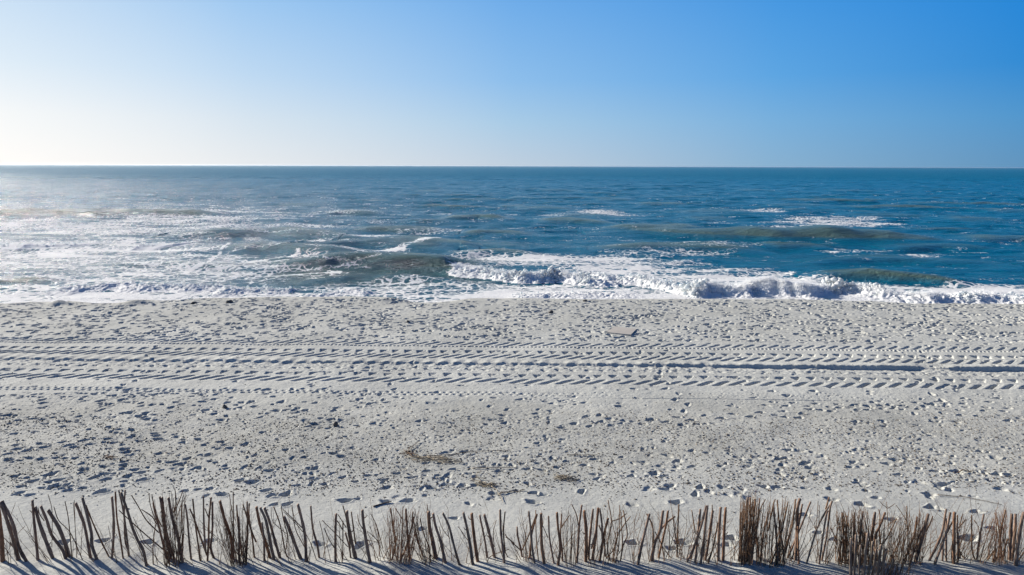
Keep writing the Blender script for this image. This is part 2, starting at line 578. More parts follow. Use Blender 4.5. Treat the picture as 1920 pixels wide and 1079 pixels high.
# walking trails
for (pa, pb, n, s) in [((0, 780), (480, 842), 22, 1), ((1050, 800), (1900, 748), 34, 1), ((1430, 757), (1919, 770), 24, .9), ((0, 842), (330, 818), 15, 1.0),
                       ((0, 745), (500, 732), 24, .9), ((560, 905), (1200, 860), 24, .8), ((1420, 640), (1919, 648), 24, 1.0), ((60, 925), (420, 850), 10, 1)]:
    for k in range(n):
        f_ = (k + random.uniform(-.2, .2)) / n
        p = at(pa[0] + (pb[0] - pa[0]) * f_, pa[1] + (pb[1] - pa[1]) * f_)
        q = at(*pb); a0 = math.atan2(q[1] - p[1], q[0] - p[0])
        o_ = 0.12 * (1 if k % 2 else -1)
        stamp(p[0], p[1] + o_, 0.12 * s * random.uniform(.8, 1.15), 0.065 * s, a0 + random.gauss(0, .25), random.uniform(.028, .048), 0.3)

# wheel tracks
p0 = at(0, 703); p1 = at(1919, 724.5)
tdir = (p1 - p0)[:2]; tdir /= np.linalg.norm(tdir)
tn = np.array([-tdir[1], tdir[0]])
pc = at(960, 714)
S_ = (GX - p0[0]) * tdir[0] + (GY - p0[1]) * tdir[1]
V_ = (GX - p0[0]) * tn[0] + (GY - p0[1]) * tn[1]


def vrow(py):
    q = at(960, py)
    return (q[0] - p0[0]) * tn[0] + (q[1] - p0[1]) * tn[1]


rows = slice(int((17.0 - HY0) / CELL), int((26.5 - HY0) / CELL))
S_, V_ = S_[rows], V_[rows]
Wb = fbm(S_ * 0.7, V_ * 0.7, 3) * 0.035 + 0.05 * vnoise(S_ * 0.16, V_ * 0) 
V_ = V_ + Wb * 0.6
wear = np.clip(0.95 + 0.9 * fbm(S_ * 0.8, V_ * 1.6 + 40, 3), 0.18, 1.25)
Tm = np.zeros_like(S_)
keep = np.ones_like(S_)


def lug(v0, hw, pitch, k, duty, depth, phase=0.0):
    global Tm
    ph = ((S_ - k * (V_ - v0)) / pitch + phase) % 1.0
    band = sstep(hw, hw - 0.05, np.abs(V_ - v0))
    g_ = sstep(0.0, 0.10, ph) * sstep(duty + 0.10, duty, ph)
    r_ = gauss(ph, 0.80, 0.16)
    Tm += band * wear * (-depth * g_ + depth * 0.2 * r_)


def tri(v0, hw, pitch, depth, phase=0.0):
    global Tm
    ph = ((S_) / pitch + phase) % 1.0
    w = np.clip((V_ - v0 + hw) / (2 * hw), 0, 1)
    g_ = sstep(0.30 * w + 0.03, 0.30 * w - 0.05, np.abs(ph - 0.5 + 0.12 * (1 - w)))
    band = (np.abs(V_ - v0) < hw)
    Tm += -depth * g_ * band * wear


def rut(v_lo, v_hi, d):
    global Tm, keep
    m_ = sstep(v_lo - 0.06, v_lo + 0.06, V_) * sstep(v_hi + 0.06, v_hi - 0.06, V_)
    Tm -= d * m_
    keep *= 1 - 0.88 * m_


vA0, vA1 = vrow(643), vrow(673)
vB0, vB1 = vrow(681.5), vrow(719)
rut(vA1, vA0, 0.015)
rut(vB1, vB0 - 0.05, 0.02)
lug(vrow(645), 0.20, 0.40, 1.15, 0.24, 0.045, 0.1)
lug(vrow(650), 0.07, 0.133, 0.2, 0.45, 0.05, 0.3)
tri(vrow(660.5), 0.17, 0.40, 0.06, 0.2)
lug(vrow(668.5), 0.24, 0.40, 1.15, 0.24, 0.060, 0.0)
lug(vrow(693), 0.10, 0.44, -0.6, 0.30, 0.035, 0.4)
tri(vrow(703.5), 0.15, 0.44, 0.055, 0.1)
lug(vrow(714), 0.23, 0.44, 1.15, 0.27, 0.070, 0.0)
# the deep edge between the two tracks: wall facing the camera
vd = vrow(682.5)
right_ = sstep(12, 30, S_ )
sc1 = 0.55 + 0.45 * right_
scal = (1 - right_) * (0.5 + 0.5 * np.sin(S_ / 0.44 * 2 * np.pi)) * 0.9
brk = 0.25 + 0.75 * sstep(-0.55, -0.30, fbm(S_ * 0.9 + 11, V_ * 0.3, 2))
amp = 0.11 * sc1 * (1 - scal) * brk
wd = vd + 0.03 * fbm(S_ * 2.3, S_ * 0 + 3.3, 2) + 0.022 * vnoise(S_ * 8, V_ * 0 + 4)
sb = [(at(q_, 693)[0] - p0[0]) * tdir[0] for q_ in (1722, 1740, 1775, 1795)]
brk = brk * (1 - 0.9 * sstep(sb[0], sb[1], S_) * sstep(sb[3], sb[2], S_))
amp = amp * (1 - 0.9 * sstep(sb[0], sb[1], S_) * sstep(sb[3], sb[2], S_)) * (1 + 0.3 * vnoise(S_ * 1.6, V_ * 0 + 1))
lip = gauss(V_, wd + 0.14, 0.13) * (V_ > wd - 0.02)
Tm += amp * (0.55 * sstep(wd - 0.03, wd + 0.03, V_) * sstep(wd + 0.55, wd + 0.1, V_) - 0.55 * sstep(wd - 0.40, wd - 0.08, V_) * sstep(wd + 0.0, wd - 0.03, V_))
# ploughed clods between
cl = sstep(vrow(700), vrow(690), V_) * sstep(vrow(679), vrow(684), V_)
Tm += cl * 0.035 * np.abs(fbm(S_ * 4.5, V_ * 5.5, 3)) * 1.6
HM[rows] = HM[rows] * keep + Tm
# faint bicycle-like tread and thin line further down
vz = vrow(739) ; ph = (S_ / 0.16) % 1.0
faint = sstep(20, 12, S_)
for off in (-0.09, 0.07):
    rows_v = gauss(V_, vz + off, 0.05)
    HM[rows] += -0.028 * rows_v * faint * (np.sin(2 * np.pi * (S_ / 0.19 + (0.5 if off > 0 else 0))) > 0.1)
vl = vrow(745)
HM[rows] += (-0.03 * gauss(V_, vl, 0.018) + 0.012 * gauss(V_, vl + 0.04, 0.02)) * sstep(16, 20, S_) * (0.5 + 0.5 * sstep(-0.2, 0.2, fbm(S_ * 0.4, S_ * 0, 2)))
del Wb, wear, Tm, keep, lip, cl
# later footprints across the tracks
for (pa, pb, n, s_) in [((210, 760), (330, 610), 16, 1), ((1290, 770), (1180, 640), 13, 1), ((700, 760), (860, 600), 16, .9), ((1760, 760), (1730, 640), 12, 1), ((480, 700), (900, 690), 12, .9)]:
    for k in range(n):
        f_ = (k + random.uniform(-.2, .2)) / n
        p = at(pa[0] + (pb[0] - pa[0]) * f_, pa[1] + (pb[1] - pa[1]) * f_)
        q = at(*pb); a0 = math.atan2(q[1] - p[1], q[0] - p[0])
        stamp(p[0] + 0.12 * (1 if k % 2 else -1), p[1], 0.14 * s_, 0.075 * s_, a0 + random.gauss(0, .25), random.uniform(.03, .05), 0.3)
dents(260, (D_TR_NEAR - .2, D_TR_FAR + .1), (-24, 24), 0.10, 0.035, lambda x, y: 0.3 + 0.9 * nz(x, y, 0.5, 8))
# loose lumps in the trampled strip and general unevenness
HM += 0.010 * fbm(GX * 2.6, GY * 2.6, 3) * sstep(yD(930), yD(850), GY)
HM += 0.010 * np.abs(fbm(GX * 9.0, GY * 9.0, 2)) * sstep(yD(900), yD(800), GY)
HM += 0.030 * fbm(GX * 0.5, GY * 0.6, 2)


def hm_at(X, Y):
    fx = (X - HX0) / CELL; fy = (Y - HY0) / CELL
    ok = (fx >= 0) & (fy >= 0) & (fx < len(hx) - 1.01) & (fy < len(hy) - 1.01)
    fx = np.clip(fx, 0, len(hx) - 1.01); fy = np.clip(fy, 0, len(hy) - 1.01)
    i = fx.astype(int); j = fy.astype(int); a = fx - i; b_ = fy - j
    z = (HM[j, i] * (1 - a) + HM[j, i + 1] * a) * (1 - b_) + (HM[j + 1, i] * (1 - a) + HM[j + 1, i + 1] * a) * b_
    edge = np.minimum(1, np.minimum((X - HX0), (HX1 - X)) / 2.0)
    return np.where(ok, z * np.clip(edge, 0, 1), 0)


SEA_Z = -1.0
# the beach crest seen against the water: pixel rows read along it
CRX = [-400, 0, 60, 105, 150, 210, 250, 280, 360, 500, 640, 700, 735, 770, 815, 880, 960, 1100, 1300, 1500, 1640, 1720, 1919, 2400]
CRY = [572, 573, 570, 569, 573, 572, 566, 568, 563, 560.5, 559.5, 560, 563, 571, 572, 563, 563, 565, 564, 565, 568, 573, 574, 575]
_cw = [at(a_, b_) for a_, b_ in zip(CRX, CRY)]
CWX = [q[0] for q in _cw]; CWY = [q[1] for q in _cw]


def ground(X, Y):
    X = np.asarray(X, dtype=np.float64); Y = np.asarray(Y, dtype=np.float64)
    z = hm_at(X, Y).astype(np.float64)
    # sand drift that buries the foot of the fence
    yf = 9.60 + 0.10 * vnoise(X * 0.55, X * 0 + 2.2) + 0.06 * vnoise(X * 1.7, X * 0 + 6.2)
    amp_ = 0.035 + 0.06 * vnoise(X * 0.9 + 7, X * 0 + 1.5) + 0.035 * vnoise(X * 2.3 + 7, X * 0 + 3.5)
    z += amp_ * np.where(Y < yf - 0.12, gauss(Y, yf - 0.12, 0.9), gauss(Y, yf - 0.12, 0.22))
    z += 0.02 * vnoise(X * 2.4, Y * 1.0) * gauss(Y, 9.2, 1.0)
    z -= 0.045 * gauss(Y, 9.45, 0.5)
    z += 0.25 * sstep(7, -6, Y) * (1 + 0.5 * vnoise(X * 0.2, Y * 0.2))
    # crest and the slope down to the water
    cy = np.interp(X, CWX, CWY)
    d = Y - cy
    z += 0.02 * fbm(X * 0.8, Y * 0.8, 3) * sstep(-3, 0, d)
    z -= 1.45 * sstep(-0.05, 6.0, d) + np.clip(d - 5.5, 0, None) * 0.03
    for (px, py, s, hgt) in [(105, 572, 0.45, .16), (252, 571, .55, .16), (735, 566, 0.8, 0.10), (480, 566, 1.6, .05)]:
        q = at(px, py)
        z += hgt * np.exp(-((X - q[0]) / s) ** 2 - ((Y - q[1] - 0.2) / 0.35) ** 2)
    return z


ry = np.concatenate([[-4000, -900, -300, -120, -60, -30, -14, -6, -1, 2, 4, 5.5, 6.5, 7.2, 7.7], np.arange(8.0, 9.0, 0.04)])
y = 9.0
fine = []
while y < 31.8:
    fine.append(y)
    y += 0.013 + max(0.0, min(0.016, (y - 9) * 0.0016))
ry = np.concatenate([ry, fine, np.arange(31.8, 38, 0.1), np.arange(38, 60, 2.0), [70, 90, 130]])
uc = np.linspace(-1, 1, 1560)
ue = np.array([1.02, 1.08, 1.2, 1.5, 2, 3, 5, 9, 16, 40])
uc = np.concatenate([-ue[::-1], uc, ue])
hw = np.maximum(ry, 6.5) * 0.92 + 0.6
X = uc[None, :] * hw[:, None]
Y = np.repeat(ry[:, None], len(uc), 1)
Z = ground(X, Y)
cyy = np.interp(X, CWX, CWY)
wet = sstep(0.3, 3.0, Y - cyy)
_b = fbm(X * 0.22, Y * 0.35, 3)
band = sstep(yD(925), yD(850), Y + 0.8 * _b) * sstep(yD(728), yD(775), Y + 1.0 * _b) * (0.75 + 0.5 * _b) + 0.25 * sstep(yD(640), yD(600), Y)
mesh_np("beach", np.stack([X, Y, Z], -1).reshape(-1, 3), grid_faces(*X.shape), m_sand, attrs={"wet": wet, "band": np.clip(band, 0, 1)})["kind"] = "structure"
print("beach verts", X.size, time.time() - T0)


def gz(x, y): return float(ground(np.array([x]), np.array([y]))[0])


# ------------------------------------------------------------------ the sea
ROLL = []


def build_sea():
    rows_ = []
    y = 31.5
    while y < 57: rows_.append(y); y += 0.045
    while y < 90: rows_.append(y); y += 0.10
    while y < 160: rows_.append(y); y += 0.20 + (y - 90) * 0.003
    while y < 45000: rows_.append(y); y *= 1.003 if y < 500 else 1.0045 if y < 1500 else (1.02 if y < 6000 else 1.08)
    Yr = np.array(rows_)
    u = np.linspace(-1, 1, 1500)
    e = np.array([1.03, 1.1, 1.25, 1.6, 2.2, 3.5])
    u = np.concatenate([-e[::-1], u, e])
    hw = Yr * 0.90 + 1.0
    X = u[None, :] * hw[:, None]
    Y = np.repeat(Yr[:, None], len(u), 1)
    dy = np.gradient(Yr)[:, None]
    PX, PY = px_of(X, Y, np.full_like(X, SEA_Z))
    X32, Y32 = X.astype(np.float32), Y.astype(np.float32)
    z = np.zeros_like(X32)
    far_fade = 1.0 / (1 + (Y32 / 700.0) ** 2)
    # wind sea: many short-crested wave trains running towards the beach
    wx = X32 + 1.2 * fbm(X32 * 0.11, Y32 * 0.11, 2)
    wy = Y32 + 1.6 * fbm(X32 * 0.09 + 9, Y32 * 0.09, 2)
    rs = np.random.default_rng(5)
    patch = 1 + 0.5 * fbm(X32 * 0.03, Y32 * 0.03, 2)
    for k in range(44):
        lam = 0.9 * (1.085 ** k) * 0.9
        a_ = rs.normal(0.10, 0.45)
        kx, ky = math.sin(a_) * 2 * math.pi / lam, math.cos(a_) * 2 * math.pi / lam
        amp = 0.0050 * lam ** 0.82 * (1 + (0.25 if lam > 8 else 0.55) * sstep(55, 130, Y32)) * (0.72 if lam > 12 else 1.0)
        res = np.clip((lam / (dy * 2.2)) - 1.0, 0, 1).astype(np.float32)
        loc = np.clip(0.7 + 1.1 * vnoise(X32 / (lam * 5) + k * 3.1, Y32 / (lam * 3) + k * 1.7), 0, 2)
        s = np.sin(kx * wx + ky * wy + rs.uniform(0, 6.28))
        s = 1 - 2 * np.abs(np.sin(0.5 * np.arcsin(np.clip(s, -1, 1)))) ** 1.0 if False else s + 0.22 * (s * s - 0.5)
        z += (amp * res) * s * loc * patch
    z *= (0.55 + 0.45 * sstep(38, 55, Y32))
    z *= sstep(33.0, 38.0, Y32) * 0.8 + 0.2
    silt = np.zeros_like(z); foam = np.zeros_like(z); thick = np.zeros_like(z)

    # swells and breakers; crest given as pixel polyline on the sea surface, world-space profile
    def wave(pts, h, back, front, silt_a=0.0, foam_a=0.0, tip=0.0, ends=40, skew=0.0, rough=0.0, prof=None):
        nonlocal z, silt, foam, thick
        w = [at(px, py, SEA_Z) for px, py in pts]
        wx_ = np.array([q[0] for q in w]); wy_ = np.array([q[1] for q in w])
        hs = np.array(h if isinstance(h, (list, tuple)) else [h] * len(pts), dtype=float)
        yc = np.interp(X, wx_, wy_)
        hh_ = np.interp(X, wx_, hs)
        ln = (wx_[-1] - wx_[0]) * (0.10 if ends == 1 else 0.28)
        hh_ = hh_ * sstep(wx_[0] - ln * .3, wx_[0] + ln, X) * sstep(wx_[-1] + ln * .3, wx_[-1] - ln, X)
        yc = yc + 0.5 * vnoise(X / 4.0 + h_seed[0], X * 0 + 3.3) + (rough * 0.5 * vnoise(X / 0.9, X * 0 + h_seed[0]))
        h_seed[0] += 5.7
        d = Y - yc
        p = np.where(d > 0, np.exp(-(d / back) ** 2), np.exp(-(np.abs(d) / front) ** 2.6))
        hh_ = hh_ * 0.68
        hn = hh_ * (1 + 0.22 * vnoise(X / 3.1 + h_seed[0], X * 0 + 0.7))
        z = z * (1 - 0.5 * p * (hh_ > 0.05)) + hn * p
        # hollow in front
        z -= 0.18 * hh_ * np.exp(-((d + front * 1.6) / (front * 0.9)) ** 2)
        face = np.where(d > 0, np.exp(-(d / (back * 0.45)) ** 2), np.exp(-(np.abs(d) / (front * 1.15)) ** 4)) * np.clip(hh_ / max(hs.max(), .01), 0, 1)
        silt = np.maximum(silt, silt_a * face ** 1.4 * (0.9 + 0.2 * vnoise(X / 2.5 + 1, Y / 1.2)))
        if foam_a: foam = np.maximum(foam, foam_a * face)
        if tip:
            tp = np.exp(-((d - 0.15) / (0.25)) ** 2) * np.clip(hh_ / max(hs.max(), .01), 0, 1) * (0.5 + 0.9 * vnoise(X / 1.3 + 3, X * 0))
            foam = np.maximum(foam, tip * np.clip(tp, 0, 1))
    h_seed = [1.3]

    wave([(480, 500), (560, 498), (640, 497), (740, 500), (835, 504), (930, 510)], [.5, .8, 1.15, 1.45, 1.3, .5], 2.6, 1.5, 1.0, tip=.75)
    wave([(1490, 519), (1560, 518), (1630, 519), (1700, 524), (1780, 531), (1850, 535)], [.3, .55, .85, .7, .5, .2], 2.2, 1.1, 1.0, tip=.25)
    wave([(1080, 436), (1200, 435), (1330, 441), (1450, 444), (1560, 445), (1660, 447), (1820, 452)], [.3, .7, 1.0, 1.45, 1.6, 1.3, .5], 4.5, 2.8, 1.0, tip=.15)
    wave([(1120, 428), (1230, 429), (1330, 428)], .55, 4, 2.2, .8)
    wave([(-150, 404), (60, 403.5), (200, 403.5), (300, 403.5), (425, 404)], [1.15, 1.2, 1.25, 1.2, 1.1], 5, 3.0, 1.0, tip=.5, ends=1)
    wave([(280, 441), (440, 443), (520, 441), (640, 447)], .6, 3.5, 2.2, .55)
    wave([(430, 472), (500, 466), (600, 474), (660, 478)], .5, 2.5, 1.5, .55, tip=.7)
    wave([(-120, 530), (0, 531), (50, 530), (110, 533)], .35, 1.5, .8, .95)
    wave([(820, 411), (900, 409), (960, 412)], .75, 4, 2.2, .75)
    wave([(640, 435), (730, 433), (830, 435)], .55, 3, 2, .8)
    wave([(860, 440), (920, 437), (1000, 442)], .5, 3.5, 2, .75)
    wave([(1000, 417), (1060, 416), (1160, 420)], .55, 4, 2.5, .6)
    wave([(830, 462), (900, 459), (1000, 464)], .3, 3, 1.6, .3)
    wave([(690, 456), (770, 452), (860, 458), (900, 465)], .5, 3, 1.7, .35, tip=.5)
    wave([(1430, 464), (1490, 461), (1560, 463)], .4, 3, 1.5, .8)
    wave([(1800, 452), (1880, 448), (2000, 451)], .5, 4, 2.0, .7)
    wave([(1650, 466), (1750, 462), (1880, 466)], .4, 3, 1.5, .35)
    wave([(300, 446), (420, 441), (520, 438), (640, 445), (700, 449)], .8, 3.5, 2.4, .7)
    wave([(360, 468), (460, 466), (560, 470), (650, 476), (720, 478)], .65, 2.8, 1.8, .6)
    wave([(560, 462), (680, 457), (760, 459), (860, 465)], .6, 2.6, 1.8, .5)
    wave([(820, 478), (920, 474), (1020, 479)], .45, 2.4, 1.4, .35)
    wave([(1100, 470), (1220, 466), (1340, 468), (1450, 472)], .5, 3.0, 1.6, .4)
    wave([(1500, 492), (1620, 487), (1760, 490), (1900, 495)], .35, 2.2, 1.4, .25)
    wave([(150, 500), (300, 497), (420, 501), (520, 506)], .4, 1.8, 1.1, .45)
    wave([(560, 524), (680, 520), (800, 523), (880, 528)], .3, 1.4, .9, .5)
    wave([(600, 402), (650, 400), (720, 402)], .6, 4, 2.5, .75)
    # low irregular swells further out
    for (px, py, wpx, h_) in [(960, 388, 60, .5), (1020, 392, 120, .5), (1340, 397, 160, .5), (1560, 375, 120, .5), (1750, 382, 110, .6), (1150, 375, 80, .4), (1290, 370, 80, .45),
                              (1100, 405, 120, .5), (1830, 413, 130, .6), (800, 360, 60, .5), (980, 372, 60, .5), (1240, 384, 110, .5), (1500, 385, 140, .5), (1660, 404, 160, .4),
                              (560, 385, 100, .3), (1900, 396, 120, .5), (1420, 358, 90, .5), (1600, 358, 90, .5), (1050, 358, 90, .5), (700, 376, 80, .4), (1330, 410, 90, .4)]:
        wave([(px - wpx / 2, py), (px, py - 1), (px + wpx / 2, py + .5)], h_ * .6, 7, 4, .42)

    # tumbling rollers: foam wall with billows
    def roller(pts, h, depth, lump=0.6, cover=1.0):
        nonlocal z, foam, thick, silt
        w = [at(px, py, SEA_Z) for px, py in pts]
        wx_ = np.array([q[0] for q in w]); wy_ = np.array([q[1] for q in w])
        hs = np.array(h if isinstance(h, (list, tuple)) else [h] * len(pts), dtype=float)
        ln = (wx_[-1] - wx_[0]) * 0.06
        m_ = sstep(wx_[0] - ln, wx_[0] + 2 * ln, X) * sstep(wx_[-1] + ln, wx_[-1] - ln, X)
        yf = np.interp(X, wx_, wy_)
        yf = yf + 0.9 * lump * vnoise(X / 2.2 + h_seed[0], X * 0 + 1.1) + 0.35 * lump * vnoise(X / 0.6, X * 0 + h_seed[0])
        h_seed[0] += 3.9
        d = Y - yf
        hh_ = np.interp(X, wx_, hs) * m_ * np.clip(1 + 0.75 * vnoise(X / 1.9 + h_seed[0], X * 0 + 4.4), 0.25, 1.8)
        hh_ = hh_ * 0.5
        prof = sstep(-0.6, 0.65, d) * np.exp(-(np.clip(d - 0.5, 0, None) / depth) ** 2)
        near = sstep(-1.1, -0.4, d) * sstep(depth * 1.9, depth * 0.6, d)
        bil = 1 - np.abs(fbm(X32 * 1.1 + h_seed[0], Y32 * 0.9, 2)) * 2.2
        bil2 = 1 - np.abs(vnoise(X32 * 2.9, Y32 * 2.3 + h_seed[0])) * 2.0
        bil3 = 1 - np.abs(vnoise(X32 * 6.5, Y32 * 4.5)) * 2.0
        spk = np.clip(vnoise(X32 * 4.0 + 3, Y32 * 2.0), 0, 1) ** 2
        lumpz = (0.22 * bil + 0.18 * bil2 + 0.08 * bil3 + 0.05 * spk) * lump
        z = z * (1 - 0.7 * m_ * near) + hh_ * (prof * (0.62 + lumpz)) + 0.17 * lumpz * near * m_
        cov = m_ * near * cover
        foam = np.maximum(foam, cov)
        thick = np.maximum(thick, cov * prof)
        silt = silt * (1 - 0.6 * m_ * near)
        ROLL.append((wx_, wy_, hs, depth, lump, h_seed[0]))

    roller([(838, 509), (872, 515), (910, 521), (950, 527), (1060, 530), (1160, 538)], [.12, .5, .75, .85, .9, .6], 1.9, 1.0)
    roller([(1090, 520), (1240, 545), (1300, 556), (1500, 556), (1620, 556), (1700, 562)], [.5, .75, .8, .8, .85, .5], 1.9, 1.1)
    roller([(1620, 562), (1750, 570), (1919, 571), (2300, 575)], [.5, .6, .55, .5], 1.6, 1.0)
    roller([(90, 546), (250, 545), (380, 546), (450, 549)], [.35, .45, .4, .2], 1.2, .9)
    roller([(400, 553), (460, 550), (545, 550)], [.4, .45, .3], 1.0, .7)
    roller([(-200, 463), (0, 464), (80, 465), (170, 461)], [.4, .42, .4, .25], 2.6, .6)
    roller([(250, 464), (310, 464), (355, 459)], [.32, .38, .25], 2.4, .6)
    roller([(560, 558), (640, 553), (690, 554)], [.25, .3, .15], .8, .7, .9)
    roller([(950, 560), (1060, 561), (1200, 560)], [.15, .28, .15], .7, .7)

    # foam carpets: coverage blobs (pixel centre, radii, amount), broken up by the shader's pattern
    blobs = [(100, 425, 460, 26, .57), (330, 412, 300, 10, .55), (60, 490, 460, 45, .58), (260, 465, 240, 24, .56), (250, 510, 300, 20, .54), (450, 520, 260, 12, .50),
             (120, 560, 520, 16, .80), (520, 560, 300, 14, .72), (800, 552, 260, 20, .60), (760, 530, 190, 9, .46), (1000, 548, 260, 18, .75), (1350, 560, 500, 12, .85),
             (1050, 490, 210, 16, .68), (1180, 505, 180, 20, .68), (1350, 520, 190, 20, .68), (1480, 533, 140, 18, .72), (1850, 548, 200, 16, .80), (1650, 545, 120, 12, .6),
             (1120, 399, 62, 7, .56), (1110, 403, 130, 4, .45), (1555, 414, 130, 11, .54), (1430, 396, 60, 4, .52), (1620, 420, 90, 7, .50), (1480, 425, 80, 4, .5),
             (1340, 462, 110, 9, .44), (1240, 475, 180, 8, .42), (790, 433, 120, 8, .42), (620, 452, 90, 6, .42), (560, 425, 180, 7, .44), (430, 400, 120, 5, .46), (640, 400, 80, 4, .46),
             (620, 540, 160, 8, .50), (720, 478, 80, 6, .45), (600, 508, 130, 10, .36), (340, 480, 240, 16, .46), (1600, 470, 80, 4, .38), (1350, 418, 50, 3, .42), (890, 480, 60, 6, .5),
             (1700, 480, 260, 10, .28), (1330, 452, 50, 3, .40), (960, 402, 60, 3, .38), (700, 445, 60, 3, .42), (900, 556, 140, 12, .75)]
    base = 0.12 + 0.27 * sstep(1100, 100, PX) * sstep(345, 400, PY)
    cv = np.zeros_like(X)
    for (cx, cy_, rx, ry_, a_) in blobs:
        e_ = np.exp(-(((PX - cx) / rx) ** 2 + ((PY - cy_) / ry_) ** 2) ** 1.3)
        cv = np.maximum(cv, a_ * e_)
    # long curved streaks
    def streak(pts, wpx, a_):
        nonlocal cv
        for (x0, y0), (x1, y1) in zip(pts[:-1], pts[1:]):
            vx, vy = x1 - x0, (y1 - y0)
            L2 = vx * vx + vy * vy
            tt = np.clip(((PX - x0) * vx + (PY - y0) * vy) / L2, 0, 1)
            dd = np.sqrt((PX - x0 - tt * vx) ** 2 + ((PY - y0 - tt * vy) * 1.4) ** 2)
            cv = np.maximum(cv, a_ * np.exp(-(dd / wpx) ** 2))
    streak([(700, 470), (760, 464), (795, 456), (825, 448)], 4.5, .78)
    streak([(640, 474), (700, 470)], 3.5, .6)
    streak([(340, 513), (380, 500), (400, 486), (430, 457)], 4.5, .74)
    streak([(180, 505), (260, 495), (330, 484)], 4, .62)
    streak([(430, 497), (500, 490), (560, 476)], 3.5, .68)
    streak([(470, 528), (540, 514), (640, 510)], 4, .62)
    streak([(205, 478), (300, 470), (340, 462)], 3.5, .62)
    cv = np.maximum(cv, base)
    # foam gathers in long bands between the wavelets
    strp = fbm(X * 0.045 + 2, Y * 0.33, 3)
    cv = cv + np.where(PX < 1000, 1.0, 0.45) * 0.34 * strp * (cv > 0.2) * sstep(385, 400, PY) * sstep(562, 548, PY)
    near_sh = sstep(556, 566, PY) * 0.8
    cv = np.maximum(cv, near_sh)
    calm = silt * 0.28
    foam = np.maximum(foam, np.clip(cv - calm, 0, 1))
    foam *= 1 - 0.55 * sstep(400, 330, PY)
    # swell crests let the sandy water show; further out too
    silt = np.maximum(silt, 0.50 * sstep(0.13, 0.34, z) * sstep(500, 900, PX) * sstep(330, 390, PY))
    silt = np.maximum(silt, 0.30 * sstep(545, 520, PY) * sstep(470, 500, PY) * sstep(420, 560, PX) * sstep(1000, 850, PX))
    far = sstep(60, 900, Y)
    V = np.stack([X, Y, z + SEA_Z], -1).reshape(-1, 3)
    o = mesh_np("sea_water", V, grid_faces(*X.shape), m_sea, attrs={"foam": foam, "silt": silt, "far": far, "thick": thick})
    o["kind"] = "structure"
    print("sea verts", X.size, time.time() - T0)
    return X, Y, z, thick


SX, SY, SZ, ST = build_sea()

# spray thrown up by the rollers
def foam_clumps():
    import bmesh
    bm = bmesh.new(); bmesh.ops.create_icosphere(bm, subdivisions=2, radius=1)
    bm.verts.ensure_lookup_table()
    bv = np.array([v.co[:] for v in bm.verts], dtype=np.float32)
    bf = np.array([[v.index for v in f.verts] for f in bm.faces], dtype=np.int32)
    bm.free()
    C, Rr = [], []
    for wx_, wy_, hs, depth, lump, seed in ROLL:
        L = wx_[-1] - wx_[0]
        L = abs(L); n = int(L * 90 * min(1, hs.max() * 1.3))
        x = RNG.uniform(wx_[0] + .04 * L, wx_[-1] - .04 * L, n)
        x = x[np.abs(x) < 45]
        n = len(x)
        yf = np.interp(x, wx_, wy_) + 0.9 * lump * vnoise(x / 2.2 + seed - 3.9, x * 0 + 1.1)
        dens = 0.55 + 1.1 * vnoise(x / 1.7 + seed, x * 0 + 8.1)
        k = RNG.random(n) < dens
        x, yf = x[k], yf[k]; n = len(x)
        hh = np.interp(x, wx_, hs) * 0.58 * np.clip(1 + 0.6 * vnoise(x / 1.3 + seed, x * 0 + 4.4), .3, 1.6)
        d = RNG.uniform(-0.35, 1.2, n)
        zz = hh * sstep(-0.6, 0.65, d) * RNG.uniform(0.6, 1.25, n)
        r = (0.03 + 0.11 * RNG.random(n) ** 1.6) * np.clip(hh / 0.5, .5, 1.15)
        C.append(np.stack([x, yf + d, zz + SEA_Z - 0.15 * r], -1)); Rr.append(r)
    C = np.concatenate(C); Rr = np.concatenate(Rr)
    n = len(C)
    st = RNG.uniform(.8, 1.35, (n, 3)) * Rr[:, None]
    st[:, 2] *= .85
    v = bv[None] * st[:, None, :]
    wp = v + C[:, None, :]
    nn = vnoise(wp[..., 0] * 7 + wp[..., 2] * 5, wp[..., 1] * 7 - wp[..., 2] * 6)
    nn2 = vnoise(wp[..., 0] * 17 - wp[..., 2] * 14, wp[..., 1] * 17 + wp[..., 2] * 13)
    v = v * (1 + .5 * nn + .34 * nn2)[..., None]
    v = (v + C[:, None, :]).reshape(-1, 3)
    f = (bf[None] + (np.arange(n) * len(bv))[:, None, None]).reshape(-1, 3)
    o = mesh_np("breaking_foam", v, f, m_foam)
    o["kind"] = "stuff"; o["label"] = "white tumbling foam piled along the breaking waves"; o["category"] = "foam"
    print("foam clumps", n)


foam_clumps()


def scatter_bits(name, pos, size, mat, flat=0.6, label=None, cat=None):
    base = np.array([(1, 0, 0), (-0.5, .87, 0), (-0.5, -.87, 0), (0, 0, 1), (0, 0, -1)], dtype=np.float32)
    fc = np.array([(0, 1, 3), (1, 2, 3), (2, 0, 3), (1, 0, 4), (2, 1, 4), (0, 2, 4)], dtype=np.int32)
    n = len(pos)
    ang = RNG.uniform(0, 6.28, n); ca, sa = np.cos(ang), np.sin(ang)
    st = RNG.uniform(0.6, 1.6, (n, 3)) * size[:, None]
    st[:, 2] *= flat
    v = base[None] * st[:, None, :]
    x = v[..., 0] * ca[:, None] - v[..., 1] * sa[:, None]; y_ = v[..., 0] * sa[:, None] + v[..., 1] * ca[:, None]
    v = np.stack([x + pos[:, 0:1], y_ + pos[:, 1:2], v[..., 2] + pos[:, 2:3]], -1).reshape(-1, 3)
    f = (fc[None] + (np.arange(n) * 5)[:, None, None]).reshape(-1, 3)
    o = mesh_np(name, v, f, mat, smooth=False)
    o["kind"] = "stuff"
    if label: o["label"] = label
    if cat: o["category"] = cat
    return o


